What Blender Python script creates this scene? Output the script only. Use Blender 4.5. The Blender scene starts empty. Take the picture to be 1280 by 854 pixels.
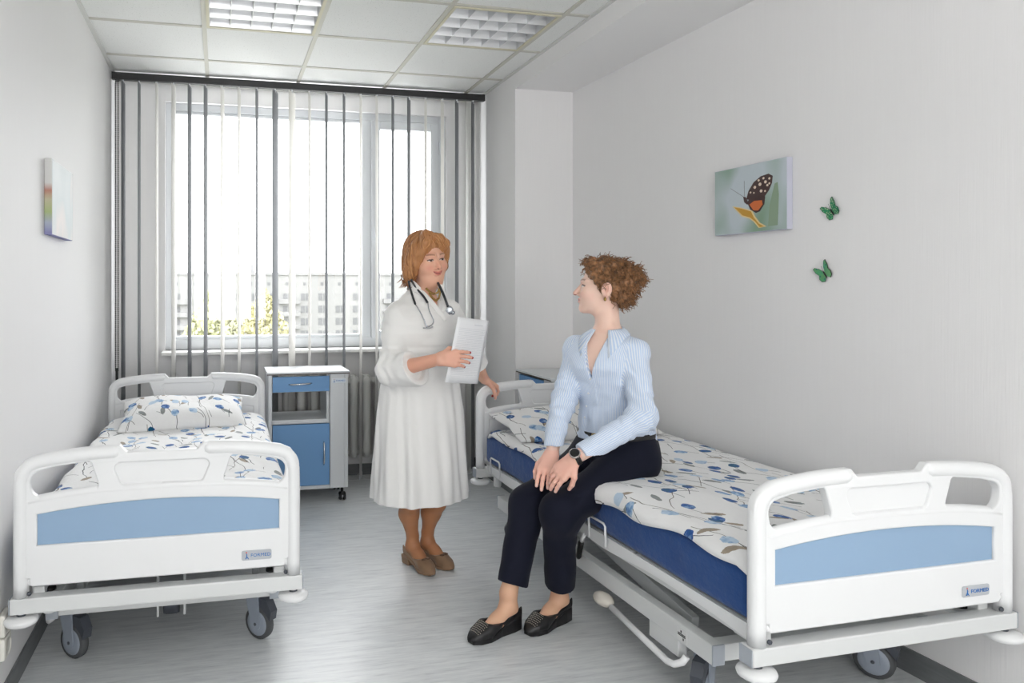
import bpy, bmesh, math, random
import numpy as np
from mathutils import Vector, Matrix, Euler
from mathutils.bvhtree import BVHTree

# ------------------------------------------------------------------ camera, world, lights
SC = bpy.context.scene
COL = SC.collection
F_PX, YAW, V0, U0, HC = 923.68, .225, 358.96, 486.87, 1.36      # focal length (px), yaw, principal point, eye height
cam_d = bpy.data.cameras.new('camera')
cam = bpy.data.objects.new('camera', cam_d); COL.objects.link(cam)
cam.location = (0, 0, HC); cam.rotation_euler = (math.pi/2, 0, -YAW)
cam_d.sensor_width = 36; cam_d.lens = 36*F_PX/1280
cam_d.shift_x = (640-U0)/1280; cam_d.shift_y = (V0-427)/1280
cam_d.clip_start = .05; cam_d.clip_end = 2000
SC.camera = cam
SC.view_settings.view_transform = 'Standard'
try: SC.view_settings.look = 'None'
except Exception: pass
SC.view_settings.gamma = 1; SC.view_settings.use_curve_mapping = False
SC.view_settings.exposure = 0.0
SC.cycles.use_denoising = True
SC.cycles.max_bounces = 8; SC.cycles.diffuse_bounces = 5; SC.cycles.glossy_bounces = 4
SC.cycles.transparent_max_bounces = 12
SC.cycles.sample_clamp_indirect = 6

W = bpy.data.worlds.new('overcast_sky'); SC.world = W; W.use_nodes = True
W.node_tree.nodes['Background'].inputs[0].default_value = (.97, .985, 1, 1)
W.node_tree.nodes['Background'].inputs[1].default_value = 9.0

def area(name, loc, rot, size, power, color=(1, 1, 1), portal=False):
    d = bpy.data.lights.new(name, 'AREA'); d.shape = 'RECTANGLE'; d.size, d.size_y = size
    d.energy = power; d.color = color
    o = bpy.data.objects.new(name, d); COL.objects.link(o); o.location = loc; o.rotation_euler = rot
    if portal: d.cycles.is_portal = True
    return o
# the photographer's big soft light behind the camera, and the one bounced off the ceiling
area('softbox_light', (.25, -4.6, 1.7), (math.radians(88), 0, math.radians(-10)), (1.7, 2.0), 90, (1, .992, .985))
area('bounce_light', (.75, -.7, 1.95), (math.radians(180), 0, 0), (1.6, 1.6), 50, (1, .992, .985))
area('window_portal', (.64, 5.45, 1.78), (math.radians(-90), 0, 0), (2.0, 1.75), 1, portal=True)

# ------------------------------------------------------------------ helpers
def P(u, v, d):
    """world point seen at photo pixel (u, v) at distance d along the camera's axis"""
    xc = (u-U0)*d/F_PX
    return Vector((xc*math.cos(YAW)+d*math.sin(YAW), -xc*math.sin(YAW)+d*math.cos(YAW), HC-(v-V0)*d/F_PX))
def ray(u, v): return (P(u, v, 1)-Vector((0, 0, HC))).normalized()

def lin(c):
    return tuple((x/255/12.92 if x/255 <= .04045 else ((x/255+.055)/1.055)**2.4) for x in c)+(1,)

MATS = {}
def mat(name, rgb=(200, 200, 200), rough=.5, metal=0, spec=.5, coat=0, sheen=0, emit=None, sss=0, alpha=None):
    if name in MATS: return MATS[name]
    m = bpy.data.materials.new(name); m.use_nodes = True
    b = m.node_tree.nodes['Principled BSDF']
    b.inputs['Base Color'].default_value = lin(rgb); b.inputs['Roughness'].default_value = rough
    b.inputs['Metallic'].default_value = metal; b.inputs['Specular IOR Level'].default_value = spec
    b.inputs['Coat Weight'].default_value = coat; b.inputs['Sheen Weight'].default_value = sheen
    if sss:
        b.inputs['Subsurface Weight'].default_value = sss; b.inputs['Subsurface Radius'].default_value = (.012, .005, .003); b.inputs['Subsurface Scale'].default_value = 1
    if emit: b.inputs['Emission Color'].default_value = lin(emit[0]); b.inputs['Emission Strength'].default_value = emit[1]
    MATS[name] = m
    return m

class NT:
    """small helper to write node trees"""
    def __init__(s, m): s.m = m; s.t = m.node_tree; s.b = s.t.nodes['Principled BSDF']
    def n(s, typ, **kw):
        x = s.t.nodes.new(typ)
        for k, v in kw.items():
            if k == 'ins':
                for kk, vv in v.items(): s.put(x.inputs[kk], vv)
            else: setattr(x, k, v)
        return x
    def put(s, sock, v):
        if isinstance(v, bpy.types.NodeSocket): s.t.links.new(v, sock)
        else: sock.default_value = v
    def math(s, op, a, b=0., c=0., clamp=False):
        x = s.n('ShaderNodeMath', operation=op, use_clamp=clamp)
        s.put(x.inputs[0], a); s.put(x.inputs[1], b); s.put(x.inputs[2], c)
        return x.outputs[0]
    def mix(s, fac, a, b):
        x = s.n('ShaderNodeMix', data_type='RGBA'); s.put(x.inputs[0], fac); s.put(x.inputs[6], a); s.put(x.inputs[7], b)
        return x.outputs[2]
    def ramp(s, fac, stops):
        x = s.n('ShaderNodeValToRGB'); e = x.color_ramp.elements
        while len(e) < len(stops): e.new(.5)
        for i, (p, c) in enumerate(stops): e[i].position = p; e[i].color = c if len(c) == 4 else (*c, 1)
        s.put(x.inputs[0], fac); return x.outputs[0]
    def coord(s, kind='Object', scale=(1, 1, 1), rot=(0, 0, 0), loc=(0, 0, 0)):
        c = s.n('ShaderNodeTexCoord'); mp = s.n('ShaderNodeMapping')
        s.t.links.new(c.outputs[kind], mp.inputs[0]); mp.inputs['Scale'].default_value = scale; mp.inputs['Rotation'].default_value = rot; mp.inputs['Location'].default_value = loc
        return mp.outputs[0]
    def noise(s, vec, scale=5, detail=3, rough=.5, out=0):
        x = s.n('ShaderNodeTexNoise'); s.put(x.inputs['Vector'], vec); x.inputs['Scale'].default_value = scale
        x.inputs['Detail'].default_value = detail; x.inputs['Roughness'].default_value = rough
        return x.outputs[out]
    def bump(s, h, strength=.2, dist=.01):
        x = s.n('ShaderNodeBump'); x.inputs['Strength'].default_value = strength; x.inputs['Distance'].default_value = dist
        s.put(x.inputs['Height'], h); s.t.links.new(x.outputs[0], s.b.inputs['Normal'])
    def color(s, c): s.put(s.b.inputs['Base Color'], c)

def tag(o, label=None, cat=None, group=None, kind=None):
    if label: o['label'] = label
    if cat: o['category'] = cat
    if group: o['group'] = group
    if kind: o['kind'] = kind
    return o
def empty(name, loc=(0, 0, 0), rz=0, scale=(1, 1, 1)):
    o = bpy.data.objects.new(name, None); COL.objects.link(o); o.location = loc; o.rotation_euler = (0, 0, rz); o.scale = scale
    o.empty_display_size = .1
    return o
def link_mesh(name, me, parent=None, m=None):
    o = bpy.data.objects.new(name, me); COL.objects.link(o)
    if parent: o.parent = parent
    if m is not None and not me.materials: me.materials.append(m)
    return o
def copy_tree(o, parent=None):
    c = o.copy(); COL.objects.link(c); c.parent = parent
    for ch in [x for x in bpy.data.objects if x.parent == o]: copy_tree(ch, c)
    return c

class MB:
    """collects shapes for ONE mesh object"""
    def __init__(s): s.v = []; s.f = []; s.sm = []; s.mi = []
    def add(s, vs, fs, smooth=False, mi=0):
        o = len(s.v); s.v += [tuple(p) for p in vs]; s.f += [tuple(i+o for i in f) for f in fs]
        s.sm += [smooth]*len(fs); s.mi += [mi]*len(fs); return s
    def box(s, x0, x1, y0, y1, z0, z1, mi=0, M=None, bev=0):
        if bev:
            bm = bmesh.new(); bmesh.ops.create_cube(bm, size=1)
            for v in bm.verts: v.co = Vector(((x0+x1)/2+v.co.x*(x1-x0), (y0+y1)/2+v.co.y*(y1-y0), (z0+z1)/2+v.co.z*(z1-z0)))
            bmesh.ops.bevel(bm, geom=bm.edges[:], offset=bev, segments=2, affect='EDGES', profile=.6)
            bm.verts.index_update()
            vs = [v.co.copy() for v in bm.verts]; fs = [[v.index for v in f.verts] for f in bm.faces]; bm.free()
            if M is not None: vs = [M @ v for v in vs]
            return s.add(vs, fs, False, mi)
        vs = [Vector((x, y, z)) for x in (x0, x1) for y in (y0, y1) for z in (z0, z1)]
        if M is not None: vs = [M @ v for v in vs]
        return s.add(vs, [(0, 1, 3, 2), (4, 6, 7, 5), (0, 4, 5, 1), (2, 3, 7, 6), (0, 2, 6, 4), (1, 5, 7, 3)], False, mi)
    def tube(s, pts, r, n=10, mi=0, caps=True, closed=False, sq=None):
        pts = [Vector(p) for p in pts]; N = len(pts)
        rs = r if isinstance(r, (list, tuple)) else [r]*N
        T = []
        for i in range(N):
            a = pts[(i-1) % N] if (closed or i > 0) else pts[i]; b = pts[(i+1) % N] if (closed or i < N-1) else pts[i]
            t = (b-a); T.append(t.normalized() if t.length > 1e-9 else Vector((0, 0, 1)))
        up = Vector((0, 0, 1)) if abs(T[0].z) < .9 else Vector((1, 0, 0))
        nrm = T[0].cross(up).normalized(); vs = []
        for i in range(N):
            if i: nrm = (nrm - T[i]*nrm.dot(T[i])).normalized()
            bn = T[i].cross(nrm)
            for k in range(n):
                a = 2*math.pi*k/n
                vs.append(pts[i]+(nrm*math.cos(a)+bn*math.sin(a))*rs[i])
        fs = []
        for i in range(N if closed else N-1):
            for k in range(n):
                j = (i+1) % N
                fs.append((i*n+k, i*n+(k+1) % n, j*n+(k+1) % n, j*n+k))
        s.add(vs, fs, True, mi)
        if caps and not closed:
            s.add(vs[:n], [tuple(range(n-1, -1, -1))], False, mi); s.add(vs[-n:], [tuple(range(n))], False, mi)
        return s
    def lathe(s, prof, c=(0, 0, 0), axis='Z', n=24, mi=0, smooth=True):
        c = Vector(c); vs = []
        for r, h in prof:
            for k in range(n):
                a = 2*math.pi*k/n; x, y = r*math.cos(a), r*math.sin(a)
                p = {'Z': (x, y, h), 'X': (h, x, y), 'Y': (x, h, y)}[axis]
                vs.append(c+Vector(p))
        fs = [(i*n+k, i*n+(k+1) % n, (i+1)*n+(k+1) % n, (i+1)*n+k) for i in range(len(prof)-1) for k in range(n)]
        return s.add(vs, fs, smooth, mi)
    def prism(s, poly, y0, y1, plane='XZ', mi=0, smooth=False):
        n = len(poly)
        def pt(p, y): return {'XZ': (p[0], y, p[1]), 'YZ': (y, p[0], p[1]), 'XY': (p[0], p[1], y)}[plane]
        vs = [pt(p, y0) for p in poly]+[pt(p, y1) for p in poly]
        fs = [tuple(range(n)), tuple(range(2*n-1, n-1, -1))]+[(i, i+n, (i+1) % n+n, (i+1) % n) for i in range(n)]
        return s.add(vs, fs, smooth, mi)
    def ellipsoid(s, c, r, n=16, m=10, mi=0, M=None):
        vs = []; c = Vector(c)
        for i in range(m+1):
            t = math.pi*i/m
            for k in range(n):
                a = 2*math.pi*k/n; q = Vector((r[0]*math.sin(t)*math.cos(a), r[1]*math.sin(t)*math.sin(a), r[2]*math.cos(t)))
                vs.append(c+((M @ q) if M is not None else q))
        fs = [(i*n+k, (i+1)*n+k, (i+1)*n+(k+1) % n, i*n+(k+1) % n) for i in range(m) for k in range(n)]
        return s.add(vs, fs, True, mi)
    def mesh(s, name, mats=None, recalc=True):
        me = bpy.data.meshes.new(name); me.from_pydata(s.v, [], s.f); me.update()
        me.polygons.foreach_set('use_smooth', s.sm); me.polygons.foreach_set('material_index', s.mi)
        if mats is not None:
            for x in (mats if isinstance(mats, (list, tuple)) else [mats]): me.materials.append(x)
        if recalc:
            bm = bmesh.new(); bm.from_mesh(me); bmesh.ops.remove_doubles(bm, verts=bm.verts[:], dist=1e-6); bmesh.ops.recalc_face_normals(bm, faces=bm.faces[:]); bm.to_mesh(me); bm.free()
        return me
    def build(s, name, m=None, parent=None, recalc=True): return link_mesh(name, s.mesh(name, m, recalc), parent)

def bbox_part(name, m, parent, *b, bev=0): return MB().box(*b, bev=bev).build(name, m, parent)

def round_poly(pts, seg=6):
    """pts: (x, z, radius) -> polyline with rounded corners"""
    out = []; n = len(pts)
    for i in range(n):
        p = Vector(pts[i][:2]); r = pts[i][2]
        if r <= 0: out.append(tuple(p)); continue
        a = Vector(pts[i-1][:2])-p; b = Vector(pts[(i+1) % n][:2])-p
        la, lb = a.length, b.length; a.normalize(); b.normalize()
        ang = math.acos(max(-1, min(1, a.dot(b)))); t = min(r/math.tan(ang/2), la*.49, lb*.49); rr = t*math.tan(ang/2)
        c = p+(a+b).normalized()*(rr/math.sin(ang/2)); s0 = p+a*t-c; s1 = p+b*t-c
        a0 = math.atan2(s0.y, s0.x); da = (math.atan2(s1.y, s1.x)-a0+math.pi) % (2*math.pi)-math.pi
        for k in range(seg+1):
            w = a0+da*k/seg; out.append((c.x+rr*math.cos(w), c.y+rr*math.sin(w)))
    return out
def plate(loops, depth, bevel, res=2):
    """flat plate with holes (first loop outer), XZ plane, centred on y=0, rounded edges; returns (verts, faces)"""
    cu = bpy.data.curves.new('tmp_plate', 'CURVE'); cu.dimensions = '2D'; cu.fill_mode = 'BOTH'
    for lp in loops:
        sp = cu.splines.new('POLY'); sp.points.add(len(lp)-1); sp.use_cyclic_u = True
        for p, q in zip(sp.points, lp): p.co = (q[0], q[1], 0, 1)
    cu.extrude = max(1e-4, depth/2-bevel); cu.bevel_depth = bevel; cu.bevel_resolution = res; cu.offset = -bevel
    o = bpy.data.objects.new('tmp_plate', cu); COL.objects.link(o)
    dg = bpy.context.evaluated_depsgraph_get(); me = bpy.data.meshes.new_from_object(o.evaluated_get(dg))
    vs = [Vector((v.co.x, -v.co.z, v.co.y)) for v in me.vertices]; fs = [tuple(p.vertices) for p in me.polygons]
    bpy.data.objects.remove(o); bpy.data.meshes.remove(me); bpy.data.curves.remove(cu)
    return vs, fs
def text_mesh(txt, size, depth=.0005):
    cu = bpy.data.curves.new('tmp_text', 'FONT'); cu.body = txt; cu.size = size; cu.extrude = depth; cu.align_x = 'LEFT'; cu.resolution_u = 2
    o = bpy.data.objects.new('tmp_text', cu); COL.objects.link(o)
    dg = bpy.context.evaluated_depsgraph_get(); me = bpy.data.meshes.new_from_object(o.evaluated_get(dg))
    vs = [Vector((v.co.x, -v.co.z, v.co.y)) for v in me.vertices]; fs = [tuple(p.vertices) for p in me.polygons]
    bpy.data.objects.remove(o); bpy.data.meshes.remove(me); bpy.data.curves.remove(cu)
    return vs, fs

# ------------------------------------------------------------------ materials of the room
def wallpaper():
    m = mat('ribbed_wallpaper', (211, 210, 209), .62, spec=.35); t = NT(m)
    v = t.coord('Object', (150, 150, 3.0)); n1 = t.noise(v, 1, 3, .6)
    v2 = t.coord('Object', (420, 420, 9)); n2 = t.noise(v2, 1, 2)
    h = t.math('ADD', n1, t.math('MULTIPLY', n2, .5))
    t.color(t.mix(t.math('MULTIPLY', n1, .5), lin((242, 241, 241)), lin((233, 232, 232))))
    t.bump(h, .22, .003); return m
def vinyl():
    m = mat('grey_streaked_vinyl', (170, 173, 175), .3, spec=.45); t = NT(m)
    v = t.coord('Object', (1.6, 14, 1)); n1 = t.noise(v, 3, 6, .68)
    v2 = t.coord('Object', (5, 60, 1)); n2 = t.noise(v2, 2, 4, .6)
    v3 = t.coord('Object', (.5, .9, 1)); n3 = t.noise(v3, 1.5, 3)
    f = t.math('ADD', t.math('MULTIPLY', n1, .6), t.math('ADD', t.math('MULTIPLY', n2, .3), t.math('MULTIPLY', n3, .1)))
    t.color(t.ramp(f, [(.34, lin((190, 193, 196))), (.46, lin((215, 218, 220))), (.56, lin((226, 229, 230))), (.70, lin((238, 240, 241)))]))
    t.put(t.b.inputs['Roughness'], t.math('ADD', t.math('MULTIPLY', n2, .2), .24))
    t.bump(n2, .06, .002); return m
def tile_mat():
    m = mat('mineral_fibre_tile', (214, 215, 211), .9, spec=.2); t = NT(m)
    v = t.coord('Object', (1, 1, 1)); n = t.noise(v, 140, 2, .6); k = t.math('GREATER_THAN', n, .66)
    t.color(t.mix(k, lin((233, 234, 232)), lin((198, 198, 195)))); t.bump(t.math('MULTIPLY', k, -1), .5, .002); return m
WALL = wallpaper(); VINYL = vinyl(); TILE = tile_mat()
GRID = mat('cream_grid_bar', (198, 196, 187), .5); TRIMW = mat('white_trim', (214, 214, 211), .5)
def skirting_mat():
    m = mat('grey_skirting_vinyl', (112, 115, 117), .45); t = NT(m)
    n = t.noise(t.coord('Object', (5, 5, 40)), 2, 4); t.color(t.mix(n, lin((96, 99, 101)), lin((130, 133, 135)))); return m
SKIRT = skirting_mat()
PVC = mat('white_pvc', (226, 229, 232), .3); SILLM = mat('white_sill', (238, 238, 236), .35)

# ------------------------------------------------------------------ the room
XL, YB, YR, ZC, XS, ZS, YP = -.685, 5.27, -5.2, 2.752, 1.869, 2.65, 4.50
def wall_x(y): return 2.275+(4.5-y)/2.75*.11          # right wall runs a little askew
def struct(name, mb, m): return tag(mb.build(name, m), kind='structure')

floor = struct('floor', MB().box(XL-.1, 2.75, YR-.1, YB+.1, -.08, 0), VINYL)
struct('wall_left', MB().box(XL-.1, XL, YR-.1, YB, 0, ZC+.05), WALL)
X0, X1, Z0, Z1 = -.368, 1.642, .925, 2.632                # window opening
struct('wall_back', MB().box(XL-.1, X0, YB, YB+.3, 0, ZC+.05).box(X1, 2.5, YB, YB+.3, 0, ZC+.05).box(X0, X1, YB, YB+.3, 0, Z0).box(X0, X1, YB, YB+.3, Z1, ZC+.05), WALL)
struct('wall_right', MB().prism([(wall_x(YB), YB), (wall_x(YR), YR), (wall_x(YR)+.1, YR), (wall_x(YB)+.1, YB)], 0, ZC+.05, 'XY'), WALL)
struct('wall_rear', MB().box(XL-.1, 2.9, YR-.1, YR, 0, ZC+.05), WALL)
struct('wall_pillar', MB().box(XS, wall_x(YP)+.03, YP, YB, 0, ZC+.03), WALL)
struct('wall_beam', MB().prism([(XS, YP), (XS, YR), (wall_x(YR)+.02, YR), (wall_x(YP)+.02, YP)], ZS, ZC+.03, 'XY'), WALL)
def skirt(name, p, q, n, h=.08, t=.008):
    p, q, n = Vector(p), Vector(q), Vector(n)*t
    mb = MB(); a = [p, q, q+n, p+n]
    mb.add([(*x, 0) for x in a]+[(*x, h) for x in a], [(0, 1, 2, 3), (4, 7, 6, 5), (0, 4, 5, 1), (1, 5, 6, 2), (2, 6, 7, 3), (3, 7, 4, 0)])
    return struct(name, mb, SKIRT)
skirt('baseboard_left', (XL, YR), (XL, YB), (1, 0), .075)
skirt('baseboard_right', (wall_x(YR), YR), (wall_x(YP), YP), (-1, .05), .085)
skirt('baseboard_back', (XL, YB), (XS, YB), (0, -1))
skirt('baseboard_pillar', (XS, YP), (wall_x(YP), YP), (0, -1)); skirt('baseboard_alcove', (XS, YP), (XS, YB), (-1, 0))
# suspended ceiling: slab, T-bars, single tiles
ceiling = struct('ceiling', MB().box(XL-.1, 2.75, YR-.1, YB+.1, ZC+.11, ZC+.2), TILE)
cols = [XL+.001, -.084, .516, 1.116, 1.716, XS-.001]; rows = [YB-.6*k+.009 for k in range(18)]
rows = [r for r in rows if r > YR]+[YR]; rows[0] = YB
LUMS = [(1, 2), (3, 2)]
tile_cache = {}
for ci in range(5):
    for ri in range(len(rows)-1):
        if (ci, ri) in LUMS: continue
        x0, x1, y1, y0 = cols[ci], cols[ci+1], rows[ri], rows[ri+1]
        sx, sy = round(x1-x0-.02, 3), round(y1-y0-.02, 3)
        if (sx, sy) not in tile_cache: tile_cache[sx, sy] = MB().box(-sx/2, sx/2, -sy/2, sy/2, 0, .015, bev=.003).mesh('ceiling_tile', TILE)
        o = link_mesh('ceiling_tile', tile_cache[sx, sy], ceiling); o.location = ((x0+x1)/2, (y0+y1)/2, ZC+.004)
for x in cols[1:-1]: bbox_part('grid_bar', GRID, ceiling, x-.012, x+.012, YR, YB, ZC-.002, ZC+.006)
for r in rows[1:-1]:
    for ci in range(5): bbox_part('grid_bar', GRID, ceiling, cols[ci]+.012, cols[ci+1]-.012, r-.012, r+.012, ZC-.001, ZC+.005)
struct('trim_1', MB().box(XL, XL+.022, YR, YB, ZC-.004, ZC+.012), TRIMW)
struct('trim_2', MB().box(XS-.022, XS, YR, YB, ZC-.004, ZC+.012), TRIMW)
struct('trim_3', MB().box(XL, XS, YB-.022, YB, ZC-.004, ZC+.012), TRIMW)

# window: white frame, fixed light on the left, opening sash on the right
def glass_mat():
    m = bpy.data.materials.new('window_glass'); m.use_nodes = True; t = m.node_tree; t.nodes.clear()
    a = t.nodes.new('ShaderNodeBsdfTransparent'); b = t.nodes.new('ShaderNodeBsdfGlossy'); b.inputs['Roughness'].default_value = .02
    x = t.nodes.new('ShaderNodeMixShader'); x.inputs[0].default_value = .05; o = t.nodes.new('ShaderNodeOutputMaterial')
    t.links.new(a.outputs[0], x.inputs[1]); t.links.new(b.outputs[0], x.inputs[2]); t.links.new(x.outputs[0], o.inputs[0]); return m
GLASS = glass_mat()
win = tag(empty('window_1', ((X0+X1)/2, YB+.04, Z0)), 'white plastic window with one wide fixed pane and a narrow sash', kind='structure')
wl = lambda x0, x1, z0, z1, y0=0., y1=.07, bev=.004: MB().box(x0-(X0+X1)/2, x1-(X0+X1)/2, y0, y1, z0-Z0, z1-Z0, bev=bev)
for nm, b in (('frame_jamb', (X0, X0+.05, Z0, Z1)), ('frame_jamb', (X1-.05, X1, Z0, Z1)), ('frame_head', (X0+.05, X1-.05, Z1-.05, Z1)), ('frame_foot', (X0+.05, X1-.05, Z0, Z0+.07)), ('mullion', (1.015, 1.075, Z0+.07, Z1-.05))):
    wl(*b).build(nm, PVC, win)
for nm, b in (('glazing_bead', (X0+.05, X0+.068, 1.0, 2.575)), ('glazing_bead', (.995, 1.015, 1.0, 2.575)), ('glazing_bead', (X0+.068, .995, 2.56, 2.58)), ('glazing_bead', (X0+.068, .995, .995, 1.018))):
    wl(*b, .012, .06, .003).build(nm, PVC, win)
wl(X0+.06, 1.0, 1.01, 2.57, .033, .037, 0).build('window_pane', GLASS, win)
sash = empty('sash'); sash.parent = win
for b in ((1.078, 1.14, .985, 2.575), (1.525, 1.588, .985, 2.575), (1.14, 1.525, 2.515, 2.575), (1.14, 1.525, .985, 1.04)):
    wl(*b, -.02, .05, .006).build('sash_rail', PVC, sash)
wl(1.135, 1.53, 1.035, 2.52, .018, .022, 0).build('window_pane', GLASS, sash)
hd = wl(1.095, 1.12, 1.72, 1.80, -.032, -.02, .003); hd.box(1.1-.637, 1.116-.637, -.055, -.032, .80, .835, bev=.004).box(1.1-.637, 1.116-.637, -.06, -.045, .72, .835, bev=.004)
hd.build('sash_handle', PVC, sash)
for z in (2.35, 1.2): wl(1.592, 1.61, z, z+.1, -.02, 0, .004).build('hinge', PVC, win)
tag(MB().box(-.385, 1.69, 5.115, YB+.045, .902, .925, bev=.006).build('trim_4', SILLM), 'white window sill board', kind='structure')

# ------------------------------------------------------------------ ceiling lights
ALU = mat('polished_louvre_aluminium', (208, 209, 211), .38, metal=.9); CREAM = mat('cream_metal', (206, 201, 178), .5)
TUBEM = mat('fluorescent_tube', (196, 197, 198), .3)
def luminaire(x0, y0, label):
    s = .6; t = tag(empty('ceiling_light', (x0+s/2, y0+s/2, ZC)), label, 'light', 'recessed louvre ceiling lights')
    h = s/2-.012
    MB().box(-h, h, -h, -h+.016, -.006, .012).box(-h, h, h-.016, h, -.006, .012).box(-h, -h+.016, -h+.016, h-.016, -.006, .012).box(h-.016, h, -h+.016, h-.016, -.006, .012).build('frame', CREAM, t)
    g = h-.016
    MB().box(-g, g, -g, g, .088, .092).box(-g, -g+.002, -g, g, 0, .09).box(g-.002, g, -g, g, 0, .09).box(-g, g, -g, -g+.002, 0, .09).box(-g, g, g-.002, g, 0, .09).build('housing', mat('white_reflector', (214, 215, 217), .4), t)
    px, py = 2*g/5, 2*g/4
    def vee(L): return MB().prism([(-.002, -.002), (.002, -.002), (.008, .02), (.02, .05), (-.02, .05), (-.008, .02)], -L, L, 'XZ')
    mx = vee(g).mesh('louvre_blade', ALU); my = MB().prism([(-.0012, 0), (.0012, 0), (.005, .045), (-.005, .045)], -g, g, 'XZ').mesh('cross_blade', ALU)
    for k in range(5):
        o = link_mesh('louvre_blade', mx, t); o.rotation_euler = (0, 0, math.pi/2); o.location = (0, -g+py*k if 0 < k < 4 else (-g+.004 if k == 0 else g-.004), 0)
    for k in range(1, 5):
        o = link_mesh('cross_blade', my, t); o.location = (-g+px*k, 0, 0)
    for k in range(4): MB().tube([(-g, -g+py*(k+.5), .068), (g, -g+py*(k+.5), .068)], .012, 12).build('lamp_tube', TUBEM, t)
    return t
luminaire(-.084, rows[3], 'square louvred ceiling light with a cream frame, nearer the left wall')
luminaire(1.116, rows[3], 'square louvred ceiling light nearer the boxed beam on the right')

# ------------------------------------------------------------------ vertical blind
DARK = mat('charcoal_rail', (38, 38, 40), .4)
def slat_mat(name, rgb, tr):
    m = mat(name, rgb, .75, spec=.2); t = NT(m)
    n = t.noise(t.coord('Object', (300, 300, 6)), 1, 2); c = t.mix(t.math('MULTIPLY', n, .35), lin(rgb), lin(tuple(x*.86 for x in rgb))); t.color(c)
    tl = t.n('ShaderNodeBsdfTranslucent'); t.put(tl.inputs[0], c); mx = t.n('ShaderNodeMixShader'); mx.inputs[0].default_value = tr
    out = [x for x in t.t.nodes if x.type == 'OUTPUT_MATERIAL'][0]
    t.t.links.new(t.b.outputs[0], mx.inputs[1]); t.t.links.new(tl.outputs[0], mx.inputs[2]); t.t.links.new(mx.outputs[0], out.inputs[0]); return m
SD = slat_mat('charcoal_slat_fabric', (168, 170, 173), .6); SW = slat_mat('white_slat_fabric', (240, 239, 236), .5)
YBL = 5.03
blind = tag(empty('vertical_blind', (.585, YBL, .04)), 'vertical blind of charcoal and white slats on a black headrail, in front of the window', 'blind')
bl = lambda mb, name, m: mb.build(name, m, blind)
ox, oz = .585, .04
bl(MB().box(XL+.005-ox, 1.852-ox, -.02, .02, 2.695-oz, 2.742-oz, bev=.004), 'headrail', DARK)
slat_me = {}
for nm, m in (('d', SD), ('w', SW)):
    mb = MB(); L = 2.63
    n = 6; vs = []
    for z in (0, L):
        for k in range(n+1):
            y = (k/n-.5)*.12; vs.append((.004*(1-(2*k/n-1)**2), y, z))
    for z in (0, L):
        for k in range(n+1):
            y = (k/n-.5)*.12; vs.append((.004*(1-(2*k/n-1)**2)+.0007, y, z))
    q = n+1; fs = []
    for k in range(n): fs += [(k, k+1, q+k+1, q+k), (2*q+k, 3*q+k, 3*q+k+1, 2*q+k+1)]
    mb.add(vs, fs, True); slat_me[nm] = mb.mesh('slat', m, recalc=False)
clip = MB().box(-.004, .004, -.012, .012, 0, .03, bev=.002).mesh('slat_clip', PVC)
wgt = MB().box(-.003, .003, -.058, .058, 0, .03).mesh('slat_weight', PVC)
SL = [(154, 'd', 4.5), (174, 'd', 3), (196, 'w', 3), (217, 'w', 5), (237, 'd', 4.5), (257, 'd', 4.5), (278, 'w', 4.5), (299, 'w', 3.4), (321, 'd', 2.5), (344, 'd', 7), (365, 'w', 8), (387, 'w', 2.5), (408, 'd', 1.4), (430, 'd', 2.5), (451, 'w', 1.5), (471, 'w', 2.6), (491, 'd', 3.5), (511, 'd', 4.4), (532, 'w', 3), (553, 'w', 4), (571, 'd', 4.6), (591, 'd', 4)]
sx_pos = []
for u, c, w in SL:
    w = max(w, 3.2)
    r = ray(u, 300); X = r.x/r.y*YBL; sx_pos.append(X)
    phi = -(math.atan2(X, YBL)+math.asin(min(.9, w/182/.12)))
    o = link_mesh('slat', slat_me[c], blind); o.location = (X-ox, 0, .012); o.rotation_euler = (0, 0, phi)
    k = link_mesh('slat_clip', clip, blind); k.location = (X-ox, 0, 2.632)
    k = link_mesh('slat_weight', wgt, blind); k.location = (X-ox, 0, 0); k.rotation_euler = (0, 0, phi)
for a, b in zip(sx_pos[:-1], sx_pos[1:]):
    for s in (-1, 1):
        MB().tube([(a+(b-a)*k/6-ox, s*.05, .016-.02*(1-(k/3-1)**2)) for k in range(7)], .0012, 4).build('link_chain', PVC, blind)
cc = MB()
for s in (0, .012):
    for k in range(150): cc.ellipsoid((XL+.03+s*1.3-ox, -.02, 2.69-oz-k*.0125), (.0042, .0042, .0062), 6, 4)
bl(cc, 'control_chain', DARK)
bl(MB().tube([(XL+.038-ox, -.02, z-oz) for z in (.84, .83, .76, .75)], [.006, .009, .009, .006], 10), 'chain_weight', DARK)

# heating pipe and radiator behind the blind
RADM = mat('white_radiator_enamel', (224, 224, 221), .35)
tag(MB().tube([(1.80, 5.205, 0), (1.80, 5.205, 2.75)], .029, 16).build('heating_pipe', RADM), 'white vertical heating pipe in the corner beside the last dark slat', 'pipe')
rad = tag(empty('radiator', (.92, 5.18, .1)), 'white cast iron radiator under the window, behind the bedside cabinet', 'radiator')
mb = MB()
for dy in (-.04, .04):
    mb.tube([(0, dy, .03), (0, dy, .07), (0, dy, .53), (0, dy, .575), (0, dy*.7, .60)], [.018, .03, .030, .024, .012], 10)
mb.box(-.026, .026, -.045, .045, .02, .075, bev=.015).box(-.026, .026, -.045, .045, .53, .61, bev=.018)
mb.tube([(-.05, 0, .055), (.05, 0, .055)], .022, 10).tube([(-.05, 0, .565), (.05, 0, .565)], .022, 10)
sec = mb.mesh('radiator_section', RADM)
for k in range(12):
    o = link_mesh('radiator_section', sec, rad); o.location = (-.56+k*.093, 0, .03)
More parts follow.
